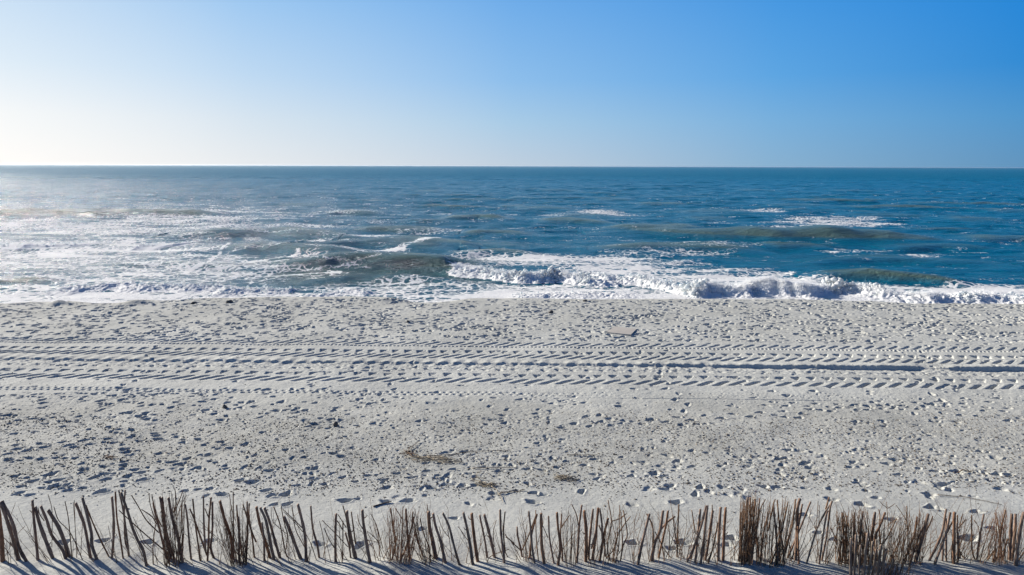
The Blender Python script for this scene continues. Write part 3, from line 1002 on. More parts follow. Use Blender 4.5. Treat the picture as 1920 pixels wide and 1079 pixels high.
idx = np.flatnonzero((ST > 0.45).ravel() & (np.abs(SX) < SY * 0.9).ravel())
zz = SZ.ravel()[idx]
w_ = np.clip(zz - 0.25, 0, 1) ** 1.5 + 1e-6
idx = RNG.choice(idx, 60000, p=np.clip(w_, 0, None) / np.clip(w_, 0, None).sum())
hgt = RNG.exponential(0.10, len(idx)) * (0.4 + 1.2 * np.clip(vnoise(SX.ravel()[idx] / 1.1, SX.ravel()[idx] * 0), 0, 1))
pos = np.stack([SX.ravel()[idx] + RNG.normal(0, .08, len(idx)), SY.ravel()[idx] + RNG.normal(0, .1, len(idx)), SZ.ravel()[idx] + SEA_Z + hgt], -1)
scatter_bits("sea_spray", pos, RNG.uniform(0.006, 0.022, len(idx)) * np.exp(-hgt * 2), m_spray, 1.0, "white spray thrown up by the breaking wave near the shore", "spray")
del SX, SY, SZ, ST

# ------------------------------------------------------------------ tide-line bits
def bits(n, yr, dens, size, name, mat, label, cat, flat=0.5):
    y_ = RNG.uniform(yr[0], yr[1], n * 3); x_ = RNG.uniform(-1, 1, n * 3) * y_ * 0.85
    d_ = dens(x_, y_)
    k_ = RNG.random(len(d_)) < d_
    x_, y_ = x_[k_][:n], y_[k_][:n]
    s_ = size[0] + (size[1] - size[0]) * RNG.random(len(x_)) ** 3
    z_ = ground(x_, y_) + s_ * flat * 0.4
    return scatter_bits(name, np.stack([x_, y_, z_], -1), s_, mat, flat, label, cat)


def band_d(x, y):
    px, py = px_of(x, y, np.zeros_like(x))
    n_ = fbm(x * 0.5, y * 0.7, 3)
    tide = sstep(760, 800, py) * sstep(945, 905, py) * (0.35 + 1.3 * np.clip(n_ + 0.15, 0, 1)) * (1 + 0.3 * (px < 700))
    line = np.exp(-((py - (905 + 20 * vnoise(x * 0.4, x * 0))) / 14) ** 2) * 0.5 * (px > 700)
    return np.clip(tide + line + 0.03, 0, 1)


bits(30000, (yD(960), yD(740)), band_d, (0.005, 0.024), "tideline_debris", m_bits, "dark wood crumbs and weed bits strewn along the tide line", "debris")
bits(6000, (yD(960), yD(740)), band_d, (0.004, 0.016), "shell_fragments", m_shell, "pale broken shells strewn along the tide line", "shells")
bits(3500, (D_TR_NEAR, D_SHORE), lambda x, y: 0.4 + 0 * x, (0.006, 0.024), "beach_debris", m_bits, "dark crumbs scattered over the trampled sand by the water", "debris")


# ------------------------------------------------------------------ brushwood fence
ZS = 1532.0 / 240.0
def zp(crop, x, y): return crop * 240 + x / ZS, 910 + y / ZS


def spline(pts, k=4):
    P_ = [np.array(p, dtype=float) for p in pts]
    if len(P_) == 2: return [P_[0] + (P_[1] - P_[0]) * i / 5 for i in range(6)]
    P_ = [2 * P_[0] - P_[1]] + P_ + [2 * P_[-1] - P_[-2]]
    o = []
    for i in range(1, len(P_) - 2):
        for j in range(k):
            t_ = j / k
            a, b_, c_, d_ = P_[i - 1:i + 3]
            o.append(0.5 * ((2 * b_) + (-a + c_) * t_ + (2 * a - 5 * b_ + 4 * c_ - d_) * t_ ** 2 + (-a + 3 * b_ - 3 * c_ + d_) * t_ ** 3))
    o.append(P_[-2])
    return o


def lift(crop, pts, Y0, lean):
    """trace in the photograph -> points on a plane standing at distance Y0, leaning lean per metre"""
    out_ = []
    for x, y_ in pts:
        d = ray(*zp(crop, x, y_))
        # Y = Y0 + lean*Z
        tt = (Y0 + lean * CH) / (d[1] - lean * d[2])
        out_.append(CAM + d * tt)
    return out_


STAKES = {
0: [(50, [(35, 940), (8, 560), (-30, 200)]), (42, [(228, 930), (190, 780), (110, 500), (5, 200)]), (38, [(325, 930), (225, 740), (150, 450), (25, 190)]),
    (32, [(460, 955), (430, 640), (405, 400), (388, 180)]), (42, [(660, 945), (570, 720), (480, 480), (420, 262)]),
    (34, [(800, 935), (750, 780), (620, 600), (560, 420), (488, 252)]), (12, [(530, 430), (470, 340), (455, 270)]),
    (44, [(850, 940), (780, 700), (700, 500), (640, 400), (575, 298)]), (12, [(860, 880), (840, 620), (815, 380), (778, 195)]),
    (11, [(1005, 940), (900, 690), (820, 540), (700, 420), (645, 260)]), (8, [(945, 925), (905, 600), (895, 350), (890, 180)]),
    (8, [(920, 925), (900, 500), (875, 200)]), (7, [(965, 850), (985, 450), (965, 250)]), (34, [(1095, 935), (1050, 680), (1010, 480), (950, 320), (905, 215)]),
    (36, [(1175, 935), (1100, 720), (1095, 580), (1040, 350), (985, 150)]), (18, [(1320, 890), (1200, 650), (1090, 400), (1030, 240)]),
    (30, [(1330, 935), (1355, 700), (1360, 400), (1340, 140)]), (20, [(1482, 930), (1440, 640), (1400, 400), (1380, 80)]),
    (20, [(1545, 840), (1480, 330), (1420, 60)]), (8, [(620, 740), (625, 450), (620, 280), (575, 110)]), (9, [(190, 945), (80, 780), (0, 690)]),
    (8, [(180, 770), (20, 600), (-60, 520)]), (6, [(60, 850), (200, 600), (300, 490)]), (6, [(100, 450), (130, 360), (185, 210)]), (7, [(1390, 935), (1350, 740), (1295, 490)])],
1: [(34, [(215, 930), (180, 780), (110, 650), (50, 500), (0, 330), (-85, 90)]), (22, [(20, 930), (0, 780), (-35, 650), (-45, 300), (-35, 60)]),
    (14, [(300, 920), (300, 700), (330, 470)]), (14, [(420, 770), (290, 660), (150, 540), (30, 430), (-110, 300)]),
    (14, [(370, 570), (220, 420), (120, 250), (40, 120)]), (13, [(340, 470), (290, 380), (160, 290)]), (8, [(380, 940), (300, 820), (180, 700), (80, 500)]),
    (7, [(300, 770), (200, 680), (150, 560), (60, 380)]), (26, [(480, 960), (420, 700), (370, 500), (330, 350), (300, 210)]),
    (38, [(520, 950), (470, 650), (430, 400), (405, 150)]), (26, [(560, 900), (480, 640), (440, 450), (380, 140)]), (34, [(650, 900), (600, 640), (530, 400), (485, 150)]),
    (12, [(545, 330), (575, 200), (560, 40)]), (12, [(550, 330), (600, 220), (660, 60)]), (9, [(570, 450), (620, 280), (700, 120)]),
    (12, [(400, 500), (320, 300), (285, 110)]), (10, [(330, 420), (270, 250), (250, 100)]), (24, [(760, 925), (735, 700), (710, 400), (685, 230)]),
    (20, [(872, 935), (830, 640), (800, 420), (775, 165)]), (20, [(945, 840), (860, 600), (790, 400), (738, 280)]), (22, [(930, 800), (910, 500), (902, 135)]),
    (24, [(950, 935), (965, 650), (970, 400), (995, 150)]), (28, [(1040, 910), (990, 750), (1010, 550), (1010, 200)]), (13, [(970, 400), (940, 330), (920, 280)]),
    (36, [(1245, 900), (1240, 650), (1160, 420), (1100, 190)]), (14, [(1270, 880), (1260, 300), (1258, 80)]), (10, [(1240, 300), (1225, 200), (1215, 110)]),
    (20, [(1370, 860), (1320, 500), (1300, 240)]), (28, [(1330, 880), (1330, 600), (1320, 380)]), (24, [(1415, 870), (1430, 500), (1425, 200)]),
    (20, [(1515, 900), (1490, 650), (1450, 400), (1450, 220)]), (20, [(1532, 680), (1480, 550), (1375, 230)])],
2: [(36, [(190, 945), (120, 700), (50, 480), (5, 260)]), (26, [(100, 930), (95, 650), (70, 450)]), (36, [(230, 960), (170, 680), (120, 430), (50, 270)]),
    (34, [(315, 965), (230, 680), (160, 430), (100, 270)]), (16, [(415, 965), (350, 790), (290, 480), (215, 265)]), (14, [(360, 770), (375, 600), (330, 420), (300, 245)]),
    (8, [(360, 580), (200, 430), (180, 260)]), (42, [(570, 970), (480, 740), (400, 530), (335, 375)]), (36, [(600, 950), (590, 640), (550, 420), (500, 230)]),
    (12, [(570, 530), (440, 400), (320, 290)]), (9, [(560, 560), (450, 430), (330, 320)]), (12, [(580, 740), (470, 520), (430, 240)]), (10, [(740, 950), (660, 710), (600, 590)]),
    (10, [(620, 900), (645, 800), (640, 740)]), (26, [(768, 955), (735, 720), (680, 520), (655, 250)]), (9, [(830, 960), (815, 680), (760, 430)]),
    (8, [(800, 900), (820, 790), (870, 640)]), (12, [(935, 750), (870, 640), (815, 515)]), (32, [(952, 960), (950, 600), (958, 345)]), (16, [(1038, 965), (1040, 700), (1040, 430)]),
    (10, [(1100, 740), (960, 590), (790, 420)]), (13, [(1030, 530), (1000, 470), (965, 420)]), (12, [(1080, 510), (1030, 430), (980, 350)]), (22, [(1140, 965), (1120, 760), (1070, 570)]),
    (44, [(1215, 960), (1150, 700), (1100, 450), (1088, 310)]), (16, [(1130, 760), (1110, 600), (1080, 400), (1040, 245)]), (18, [(1190, 700), (1165, 500), (1140, 320)]),
    (40, [(1370, 950), (1320, 680), (1285, 450), (1272, 300)]), (10, [(1280, 530), (1230, 440), (1215, 350)]), (8, [(1470, 680), (1400, 610), (1330, 550)]),
    (8, [(1440, 950), (1400, 720), (1330, 560)]), (7, [(1470, 690), (1370, 665), (1275, 655)]), (10, [(1520, 760), (1440, 480), (1370, 340)]), (10, [(1470, 930), (1475, 680), (1440, 470)])],
3: [(20, [(80, 950), (140, 700), (110, 500), (80, 275)]), (14, [(190, 930), (215, 600), (228, 255)]), (12, [(215, 400), (170, 330), (135, 280)]),
    (30, [(310, 935), (290, 700), (260, 285)]), (20, [(185, 930), (260, 750), (330, 500), (345, 320)]), (18, [(500, 930), (430, 750), (380, 560), (350, 380)]),
    (15, [(560, 930), (540, 750), (480, 600), (430, 400)]), (12, [(540, 400), (525, 300), (515, 230)]), (50, [(630, 935), (590, 700), (545, 500), (532, 320)]),
    (38, [(735, 940), (680, 680), (620, 500), (588, 340)]), (32, [(905, 965), (830, 700), (780, 500), (705, 335)]), (8, [(790, 640), (700, 520), (640, 360)]),
    (8, [(810, 955), (720, 740), (660, 500)]), (38, [(1065, 975), (1030, 720), (990, 500), (950, 330)]), (9, [(1000, 660), (940, 570), (885, 495)]),
    (42, [(1130, 970), (1090, 700), (1065, 500), (1050, 340)]), (26, [(1250, 965), (1210, 680), (1165, 460), (1145, 360)]), (38, [(1345, 965), (1290, 700), (1240, 500), (1200, 355)]),
    (11, [(1215, 975), (1280, 850), (1500, 765)]), (32, [(1440, 960), (1430, 800), (1400, 580), (1390, 295)]), (18, [(1450, 800), (1430, 560), (1448, 320)]),
    (15, [(1520, 950), (1485, 870), (1450, 800)]), (15, [(1560, 700), (1500, 650), (1455, 620)]), (9, [(1320, 740), (1310, 560), (1345, 420)])],
4: [(26, [(130, 950), (110, 790), (70, 620), (60, 500)]), (15, [(110, 790), (50, 730), (-5, 690)]), (17, [(120, 780), (200, 600), (290, 350)]),
    (26, [(205, 950), (225, 700), (240, 560), (300, 350)]), (28, [(270, 940), (240, 740), (220, 500), (200, 315)]), (15, [(320, 935), (290, 620), (285, 300)]),
    (38, [(385, 935), (355, 700), (348, 340)]), (22, [(500, 920), (450, 640), (437, 370)]), (11, [(430, 630), (400, 560), (370, 490)]),
    (32, [(555, 920), (580, 740), (550, 500), (538, 330)]), (22, [(605, 925), (600, 780), (580, 600), (595, 345)]), (12, [(590, 505), (640, 430), (690, 360)]),
    (7, [(690, 930), (715, 780), (740, 620)]), (7, [(610, 770), (690, 650), (770, 540)]), (26, [(775, 945), (795, 650), (805, 480), (835, 240)]),
    (14, [(795, 480), (770, 350), (715, 230)]), (40, [(880, 965), (890, 600), (865, 310)]), (28, [(915, 930), (930, 650), (970, 290)]),
    (32, [(955, 930), (1000, 620), (1030, 275)]), (22, [(950, 760), (1000, 560), (1040, 280)]), (30, [(1050, 920), (1090, 640), (1150, 400)]),
    (24, [(1080, 640), (1075, 450), (1050, 280)]), (22, [(1120, 930), (1100, 650), (1040, 480)]), (15, [(1180, 950), (1140, 720), (1190, 440), (1150, 180)]),
    (13, [(1240, 960), (1285, 620), (1290, 240)]), (14, [(1200, 430), (1290, 400), (1370, 340)]), (15, [(1300, 940), (1320, 700), (1305, 320)]),
    (17, [(1290, 960), (1330, 720), (1380, 590), (1335, 310)]), (12, [(1290, 560), (1350, 460), (1420, 375)]), (13, [(1130, 870), (1220, 760), (1270, 560)]), (9, [(1285, 820), (1200, 450), (1165, 260)])],
5: [(34, [(-30, 975), (20, 720), (110, 350)]), (20, [(145, 900), (155, 520), (80, 345)]), (38, [(130, 955), (175, 700), (240, 540), (275, 310)]),
    (28, [(200, 950), (260, 700), (310, 480), (335, 310)]), (24, [(240, 540), (330, 440), (420, 375)]), (15, [(300, 945), (260, 720), (180, 560)]),
    (12, [(400, 910), (300, 780), (250, 700)]), (11, [(340, 940), (355, 600), (330, 450)]), (14, [(440, 700), (410, 500), (390, 360)]), (20, [(440, 965), (450, 600), (465, 235)]),
    (30, [(540, 965), (620, 800), (720, 530), (790, 250)]), (19, [(600, 900), (690, 620), (750, 400)]), (30, [(660, 930), (690, 620), (722, 290)]),
    (15, [(660, 560), (640, 430), (620, 300)]), (13, [(730, 650), (690, 600), (650, 560)]), (34, [(725, 950), (765, 650), (805, 250)]), (34, [(770, 950), (820, 680), (870, 310)]),
    (13, [(868, 320), (866, 280), (863, 235)]), (18, [(815, 945), (880, 720), (930, 450)]), (36, [(935, 950), (945, 600), (965, 270)]), (34, [(992, 950), (1005, 600), (1025, 270)]),
    (9, [(840, 940), (900, 820), (980, 735)]), (20, [(1210, 930), (1200, 600), (1210, 330)]), (24, [(1220, 920), (1270, 600), (1290, 150)]), (26, [(1260, 900), (1310, 600), (1320, 150)]),
    (24, [(1300, 890), (1340, 600), (1380, 170)]), (22, [(1330, 890), (1400, 500), (1432, 160)]), (14, [(1400, 500), (1440, 290), (1500, 170)]), (20, [(1420, 880), (1400, 650), (1380, 500)]),
    (22, [(1440, 880), (1470, 620), (1535, 340)])],
6: [(24, [(120, 910), (100, 640), (65, 230)]), (20, [(130, 900), (140, 570), (110, 180)]), (20, [(190, 910), (170, 690), (130, 500)]), (20, [(50, 900), (130, 700), (190, 440), (240, 200)]),
    (16, [(0, 550), (60, 250), (85, 170)]), (20, [(180, 920), (220, 740), (290, 500), (330, 170)]), (24, [(215, 915), (300, 720), (400, 480), (510, 200)]),
    (42, [(325, 940), (345, 600), (352, 300), (380, 165)]), (24, [(370, 950), (360, 700), (355, 500)]), (26, [(330, 700), (375, 430), (410, 230)]), (18, [(270, 940), (310, 800), (340, 640)]),
    (22, [(455, 960), (520, 740), (590, 510), (700, 300), (770, 195)]), (20, [(690, 290), (710, 220), (730, 145)]), (22, [(610, 960), (660, 600), (700, 350), (720, 310)]),
    (24, [(630, 960), (700, 620), (740, 300), (765, 195)]), (10, [(705, 965), (730, 820), (800, 640), (860, 460)]), (12, [(860, 900), (820, 660), (740, 500)]),
    (9, [(575, 520), (590, 350), (600, 190)]), (9, [(610, 460), (612, 350), (615, 240)]), (38, [(1250, 960), (1240, 650), (1280, 330)]), (28, [(1285, 940), (1285, 620), (1340, 490), (1400, 330)]),
    (14, [(1350, 720), (1330, 550), (1340, 370), (1325, 290)]), (9, [(1450, 520), (1430, 380), (1420, 200)]), (14, [(1380, 700), (1440, 600), (1540, 400)]), (26, [(1010, 960), (1030, 640), (1035, 330)]),
    (22, [(1090, 900), (1110, 560), (1135, 315)]), (20, [(930, 950), (940, 640), (945, 370)]), (20, [(890, 940), (900, 640), (890, 330)]), (8, [(1420, 270), (1370, 230), (1335, 190)]), (8, [(1430, 280), (1480, 250), (1520, 220)])],
7: [(13, [(130, 530), (132, 400), (130, 250)]), (9, [(120, 420), (60, 320), (0, 240)]), (22, [(110, 900), (160, 740), (220, 600), (250, 380)]), (38, [(240, 900), (310, 650), (385, 350)]),
    (24, [(180, 900), (270, 620), (340, 480)]), (15, [(350, 560), (400, 470), (440, 370)]), (28, [(385, 930), (540, 600), (600, 290)]), (28, [(470, 925), (590, 600), (650, 330)]),
    (17, [(600, 590), (650, 490), (700, 400)]), (24, [(555, 920), (560, 780), (565, 650)]), (24, [(600, 920), (600, 620), (600, 400)]), (38, [(690, 920), (693, 620), (698, 330)]),
    (20, [(770, 900), (740, 600), (735, 360)]), (22, [(740, 910), (740, 700), (730, 450)]), (13, [(740, 520), (790, 460), (840, 410)]), (10, [(760, 480), (785, 400), (800, 340)]),
    (16, [(820, 910), (795, 850), (765, 790)]), (18, [(960, 940), (910, 760), (905, 360)]), (22, [(965, 930), (990, 700), (1050, 350)]), (10, [(1010, 880), (1100, 580), (1170, 400)]),
    (9, [(1000, 700), (990, 520), (940, 420)]), (17, [(1060, 950), (1120, 860), (1190, 760)]), (14, [(1200, 930), (1240, 700), (1220, 450), (1180, 330)]),
    (20, [(1270, 930), (1250, 600), (1310, 300)]), (20, [(1160, 920), (1180, 840), (1200, 760)]), (18, [(1270, 900), (1300, 760), (1340, 640)]), (38, [(1355, 910), (1370, 650), (1385, 350)]),
    (38, [(1385, 900), (1420, 600), (1430, 350)]), (40, [(1440, 900), (1480, 550), (1530, 330)]), (16, [(1460, 910), (1500, 850), (1540, 790)])],
}
FENCE_LABEL = "long row of rough brown sticks and brushwood stuck upright in the sand"
YF = float(at(960, 1054)[1])
fence = empty("brushwood_fence", (0, YF, 0), FENCE_LABEL, "fence")
items = []
for crop, L in STAKES.items():
    for w, pts in L:
        items.append((w, crop, pts))
items.sort(key=lambda q: -q[0])
NST = 100
mats_s = [m_bark, m_bark, m_red, m_grey, m_bark]
loose = MB()
for n, (w, crop, pts) in enumerate(items):
    on_ground = pts[0][1] > 860
    Y0 = YF + random.uniform(-0.05, 0.16) + (0.02 if w > 25 else 0.05)
    lean = random.uniform(-0.10, 0.10)
    P3 = lift(crop, spline(pts), Y0, lean)
    if on_ground:
        d_ = P3[0] - P3[1]
        d_ /= max(np.linalg.norm(d_), 1e-6)
        P3 = [P3[0] + np.array([d_[0] * .2, 0, -0.35])] + P3
    # bend in depth as well as in the plane seen
    bend = random.uniform(-0.03, 0.03)
    zc = Y0 * math.cos(PITCH) + 5.5 * math.sin(PITCH)
    r_ = 0.5 * w / ZS * zc / F * 0.97
    m_ = len(P3)
    rad = [r_ * (1.06 - 0.22 * i / m_) * random.uniform(0.93, 1.07) for i in range(m_)]
    for q in (random.randrange(1, m_ - 1), random.randrange(1, m_ - 1)):
        rad[q] *= 1.14
    mb = MB() if n < NST else loose
    mb.tube([tuple(p) for p in P3], rad, 8 if w > 15 else 5, True, 0.06, 0.35 if w > 15 else 0)
    if w > 22 and random.random() < 0.55:        # a cut side stub
        q = random.randrange(2, m_ - 1)
        p = P3[q]; s_ = random.choice((-1, 1))
        mb.tube([tuple(p), tuple(p + np.array([s_ * (r_ + 0.02), random.uniform(-.02, .02), 0.03])), tuple(p + np.array([s_ * (r_ + 0.035), 0, 0.06]))], [r_ * .35, r_ * .3, r_ * .2], 5)
    if n < NST:
        mb.build("stake", random.choice(mats_s), fence)
for (w, pts, crop) in []: pass


def twig(mb, p, d, length, r, depth=0):
    n_ = max(3, int(length / 0.09))
    pts = [np.array(p)]
    d = np.array(d, dtype=float); d /= np.linalg.norm(d)
    for i in range(n_):
        d = d + np.array([random.gauss(0, .07), random.gauss(0, .07), random.gauss(0.01, .04)])
        d /= np.linalg.norm(d)
        pts.append(pts[-1] + d * length / n_)
    mb.tube([tuple(q) for q in pts], [r * (1 - 0.6 * i / n_) for i in range(n_ + 1)], 4, False)
    if depth < 2:
        for i in range(1, n_ + 1):
            if random.random() < (0.42 if depth == 0 else 0.25):
                dd = d + np.array([random.gauss(0, .55), random.gauss(0, .45), random.uniform(-.1, .45)])
                twig(mb, pts[i], dd, length * random.uniform(.18, .42), r * 0.6, depth + 1)


# fine loose twigs standing between the stakes along the row
for k in range(420):
    px = random.uniform(-40, 1960)
    dens_ = 0.5 if px < 420 else (0.8 if px < 950 else 1.0)
    if random.random() > dens_: continue
    p = at(px, 1056) + np.array([0, random.uniform(-.02, .18), -0.05])
    s_ = 0.30 - 0.55 * (px / 1920)
    twig(loose, p, (-s_ * 1.3 + random.gauss(0, .28), random.gauss(0, .12), 1.0), random.uniform(.35, .95), random.uniform(.0028, .0065))
lo = loose.build("thin_stick", m_twig, fence)
lo["kind"] = "stuff"


def bundle(base_px, top_px, ytop, n, r, label, near=0.0, mat=m_twig, py=1056, bushy=True):
    mb = MB()
    for k in range(n):
        f_ = (k + random.random()) / n
        bx = base_px[0] + (base_px[1] - base_px[0]) * f_
        g_ = min(1, max(0, f_ + random.gauss(0, .12)))
        tx = top_px[0] + (top_px[1] - top_px[0]) * g_
        p = at(bx, py) + np.array([0, random.uniform(-.06, .14), -0.1])
        ty = random.uniform(*ytop)
        d = ray(tx, ty); tt = (p[1] + random.uniform(-.12, .12)) / d[1]
        q = CAM + d * tt
        v = q - p; L_ = np.linalg.norm(v); v /= L_
        rr_ = random.uniform(*r) * 0.72
        npt = 7
        off = np.zeros(3); pts = []
        for i in range(npt + 1):
            pts.append(p + v * L_ * i / npt + off)
            off = off + np.array([random.gauss(0, .008), random.gauss(0, .010), 0])
        mb.tube([tuple(a_) for a_ in pts], [rr_ * (1 - .45 * i / npt) for i in range(npt + 1)], 5, True)
        if bushy:
            for i in range(2, npt + 1):
                if random.random() < .5:
                    dd = v + np.array([random.gauss(0, .45), random.gauss(0, .4), random.uniform(-.1, .3)])
                    twig(mb, pts[i], dd, random.uniform(.06, .22), rr_ * .45, 1)
    o = mb.build("brush_bundle", mat, fence)
    if label: o["label"] = label
    return o


bundle((306, 336), (292, 350), (918, 960), 34, (.004, .011), "dense leaning bundle with reddish tips")
bundle((432, 462), (404, 470), (940, 985), 40, (.003, .009), "dark scrubby bundle of fine twigs")
bundle((425, 440), (400, 425), (945, 1000), 12, (.002, .005), None)
bundle((728, 770), (728, 790), (950, 985), 44, (.004, .008), "fan of reddish brown switches", mat=m_red)
bundle((790, 812), (770, 806), (955, 985), 16, (.004, .008), None)
bundle((1058, 1075), (1050, 1085), (955, 985), 14, (.004, .007), None)
bundle((1100, 1150), (1075, 1165), (945, 990), 20, (.003, .008), None)
bundle((1218, 1245), (1205, 1250), (955, 990), 12, (.003, .007), None)
bundle((1386, 1410), (1390, 1424), (930, 950), 60, (.004, .010), "densest dark bundle of upright twigs", mat=m_twig)
bundle((1420, 1436), (1418, 1445), (935, 1000), 26, (.004, .008), None)
bundle((1440, 1475), (1440, 1500), (935, 965), 34, (.004, .010), None)
bundle((1572, 1640), (1572, 1625), (952, 985), 80, (.004, .011), "thick dark mass of twigs where the side row begins")
bundle((1640, 1700), (1635, 1720), (960, 1010), 44, (.003, .008), None)
bundle((1690, 1725), (1690, 1745), (958, 985), 34, (.004, .009), None)
bundle((1790, 1800), (1790, 1815), (965, 1000), 12, (.003, .007), None)
bundle((1800, 1850), (1800, 1880), (965, 1010), 20, (.003, .006), None)
bundle((1862, 1890), (1860, 1890), (955, 985), 36, (.003, .007), "pale reddish bundle", mat=m_red)
bundle((1900, 1930), (1905, 1935), (965, 1000), 10, (.003, .007), None)

# the short side row running from the fence towards the camera
side = empty("brushwood_fence", tuple(at(1610, 1090)), "short side row of pale split sticks meeting the long fence near its dense bundle", "fence")
for (px, w, top, tx) in [(1603, 30, 1010, -8), (1611, 26, 1004, -6), (1618, 24, 1022, -4), (1626, 30, 1000, 0), (1634, 28, 1016, 2), (1640, 18, 1030, 3), (1651, 28, 1022, 0), (1658, 28, 1030, 3),
                         (1673, 22, 1048, 0), (1681, 20, 1058, 2), (1690, 14, 1062, 3), (1622, 16, 1014, 6), (1645, 16, 1012, -2)]:
    yy = at(px, 1079)[1] - random.uniform(0.02, 0.35)
    zc = yy * math.cos(PITCH) + 5.5 * math.sin(PITCH)
    pts = []
    for f_ in (0, .35, .7, 1):
        # a stick whose foot is below the picture's edge, its top at the traced height
        d = ray(px + tx * f_, top)
        zt = CH + d[2] / d[1] * yy
        d2 = ray(px + tx * f_, 1079)
        xx = d[0] / d[1] * yy
        zb = gz(xx, yy) - 0.3
        pts.append(np.array([xx + random.gauss(0, .006), yy + random.gauss(0, .006), zb + (zt - zb) * f_]))
    pts = spline(pts, 3)
    r_ = 0.5 * w / ZS * zc / F
    mb = MB(); mb.tube([tuple(p) for p in pts], [r_ * random.uniform(.9, 1.1) for _ in pts], 7, True, .08, .4)
    mb.build("stake", random.choice([m_grey, m_bark, m_drift]), side)
mb = MB()
for k in range(60):
    px = random.uniform(1600, 1690)
    yy = at(px, 1079)[1] - random.uniform(-0.1, .3)
    p = at(px, 1079); p = np.array([p[0], yy, gz(p[0], yy) - .05])
    twig(mb, p, (random.gauss(0.02, .2), random.gauss(0, .15), 1), random.uniform(.25, .62), random.uniform(.003, .007))
mb.build("brush_bundle", m_twig, side)


# ------------------------------------------------------------------ loose things on the sand
def ground_poly(pts, r, mat, name, label, cat, lift_=0.012, group=None, extra=None):
    mb = MB()
    P3 = []
    for q in spline(pts):
        p = at(q[0], q[1], 0)
        P3.append((p[0], p[1], gz(p[0], p[1]) + lift_ + random.uniform(0, .012)))
    n_ = len(P3)
    mb.tube(P3, [r * (1 - .45 * i / n_) for i in range(n_)], 5)
    if extra: extra(mb, P3)
    o = mb.build(name, mat)
    recentre(o)
    return tag(o, label, cat, group)


# board lying by the water
c4 = [at(1137, 626), at(1183, 630.5), at(1194, 619), at(1152, 613.5)]
mb = MB()
top_z = [0.045, 0.05, 0.035, 0.02]
v = []
for p, zt in zip(c4, top_z): v.append((p[0], p[1], gz(p[0], p[1]) * 0.3 + zt))
cx = sum(a[0] for a in v) / 4; cy = sum(a[1] for a in v) / 4
vi = [(cx + (a[0] - cx) * .985, cy + (a[1] - cy) * .985, a[2] + .006) for a in v]
vb = [(a[0], a[1], a[2] - .035) for a in v]
mb.add(vi + v + vb, [(0, 1, 2, 3)] + [(4 + i, 4 + (i + 1) % 4, (i + 1) % 4, i) for i in range(4)] + [(8 + i, 8 + (i + 1) % 4, 4 + (i + 1) % 4, 4 + i) for i in range(4)] + [(11, 10, 9, 8)])
o = mb.build("wooden_board", m_board, smooth=False); recentre(o)
tag(o, "flat weathered wooden board lying on the trampled sand", "board")


def rock(px, py, wpx, hrel, label, seed, mat=m_rock, name="stone"):
    import bmesh
    p = at(px, py)
    zc = p[1] * math.cos(PITCH) + 6 * math.sin(PITCH)
    w = wpx * zc / F / 2
    bm = bmesh.new()
    bmesh.ops.create_icosphere(bm, subdivisions=3, radius=1)
    rs = random.Random(seed)
    ph = [rs.uniform(0, 6) for _ in range(6)]
    for vtx in bm.verts:
        c_ = vtx.co
        k_ = 1 + .18 * math.sin(2.3 * c_.x + ph[0]) * math.cos(2.1 * c_.y + ph[1]) + .12 * math.sin(5 * c_.z + ph[2] + 3 * c_.x) + .07 * math.sin(9 * c_.y + ph[3])
        vtx.co = Vector((c_.x * w * k_, c_.y * w * .8 * k_, max(c_.z, -.35) * w * hrel * k_))
    me = bpy.data.meshes.new(name); bm.to_mesh(me); bm.free()
    me.polygons.foreach_set("use_smooth", np.full(len(me.polygons), True))
    me.materials.append(mat)
    o = bpy.data.objects.new(name, me)
    o.location = (p[0], p[1], gz(p[0], p[1]) + w * hrel * .2)
    link(o)
    return tag(o, label, "stone", "stones on the beach")


rock(363, 569, 11, .7, "dark low stone on the beach crest, the left of the two by the foam", 1)
rock(430, 568, 12, .7, "dark low stone on the beach crest, the right of the two by the foam", 2)
rock(1097, 566, 8, .8, "small dark stone at the water's edge below the white breaker", 3)
rock(1033, 587, 10, .8, "dark stone on the trampled sand up the beach from the wooden board", 4)
rock(421, 764, 10, 1.3, "pointed dark stone standing below the wheel tracks", 5)
rock(629, 798, 9, 1.3, "rounded grey stone standing alone on the pitted sand", 6)
rock(765, 605, 7, 1.0, "tiny dark stone in the trampled strip above the tracks", 7)


def strands(mb, P3):
    pass


def tuft(px0, px1, py0, py1, n, label, name="reed_bundle", mat=m_straw, r=(.003, .007), cat="dry reeds", spread=.10, L=(.25, .8)):
    mb = MB()
    a = at(px0, py0); b_ = at(px1, py1)
    ax = (b_ - a)[:2]; LL = np.linalg.norm(ax); ax /= LL
    for k in range(n):
        f_ = random.random()
        c_ = a[:2] + (b_ - a)[:2] * f_ + np.array([random.gauss(0, spread * .5), random.gauss(0, spread)])
        ang = math.atan2(ax[1], ax[0]) + random.gauss(0, .22)
        ll = random.uniform(*L)
        pts = []
        for i in range(6):
            t_ = i / 5 - .5
            x = c_[0] + math.cos(ang) * ll * t_; y_ = c_[1] + math.sin(ang) * ll * t_ + .05 * math.sin(3 * t_ + k)
            pts.append((x, y_, gz(x, y_) + .01 + random.uniform(0, .05) * (1 - abs(t_))))
        mb.tube(pts, [random.uniform(*r)] * 6, 4)
    o = mb.build(name, mat); recentre(o)
    return tag(o, label, cat, "dry reeds and sticks on the sand")


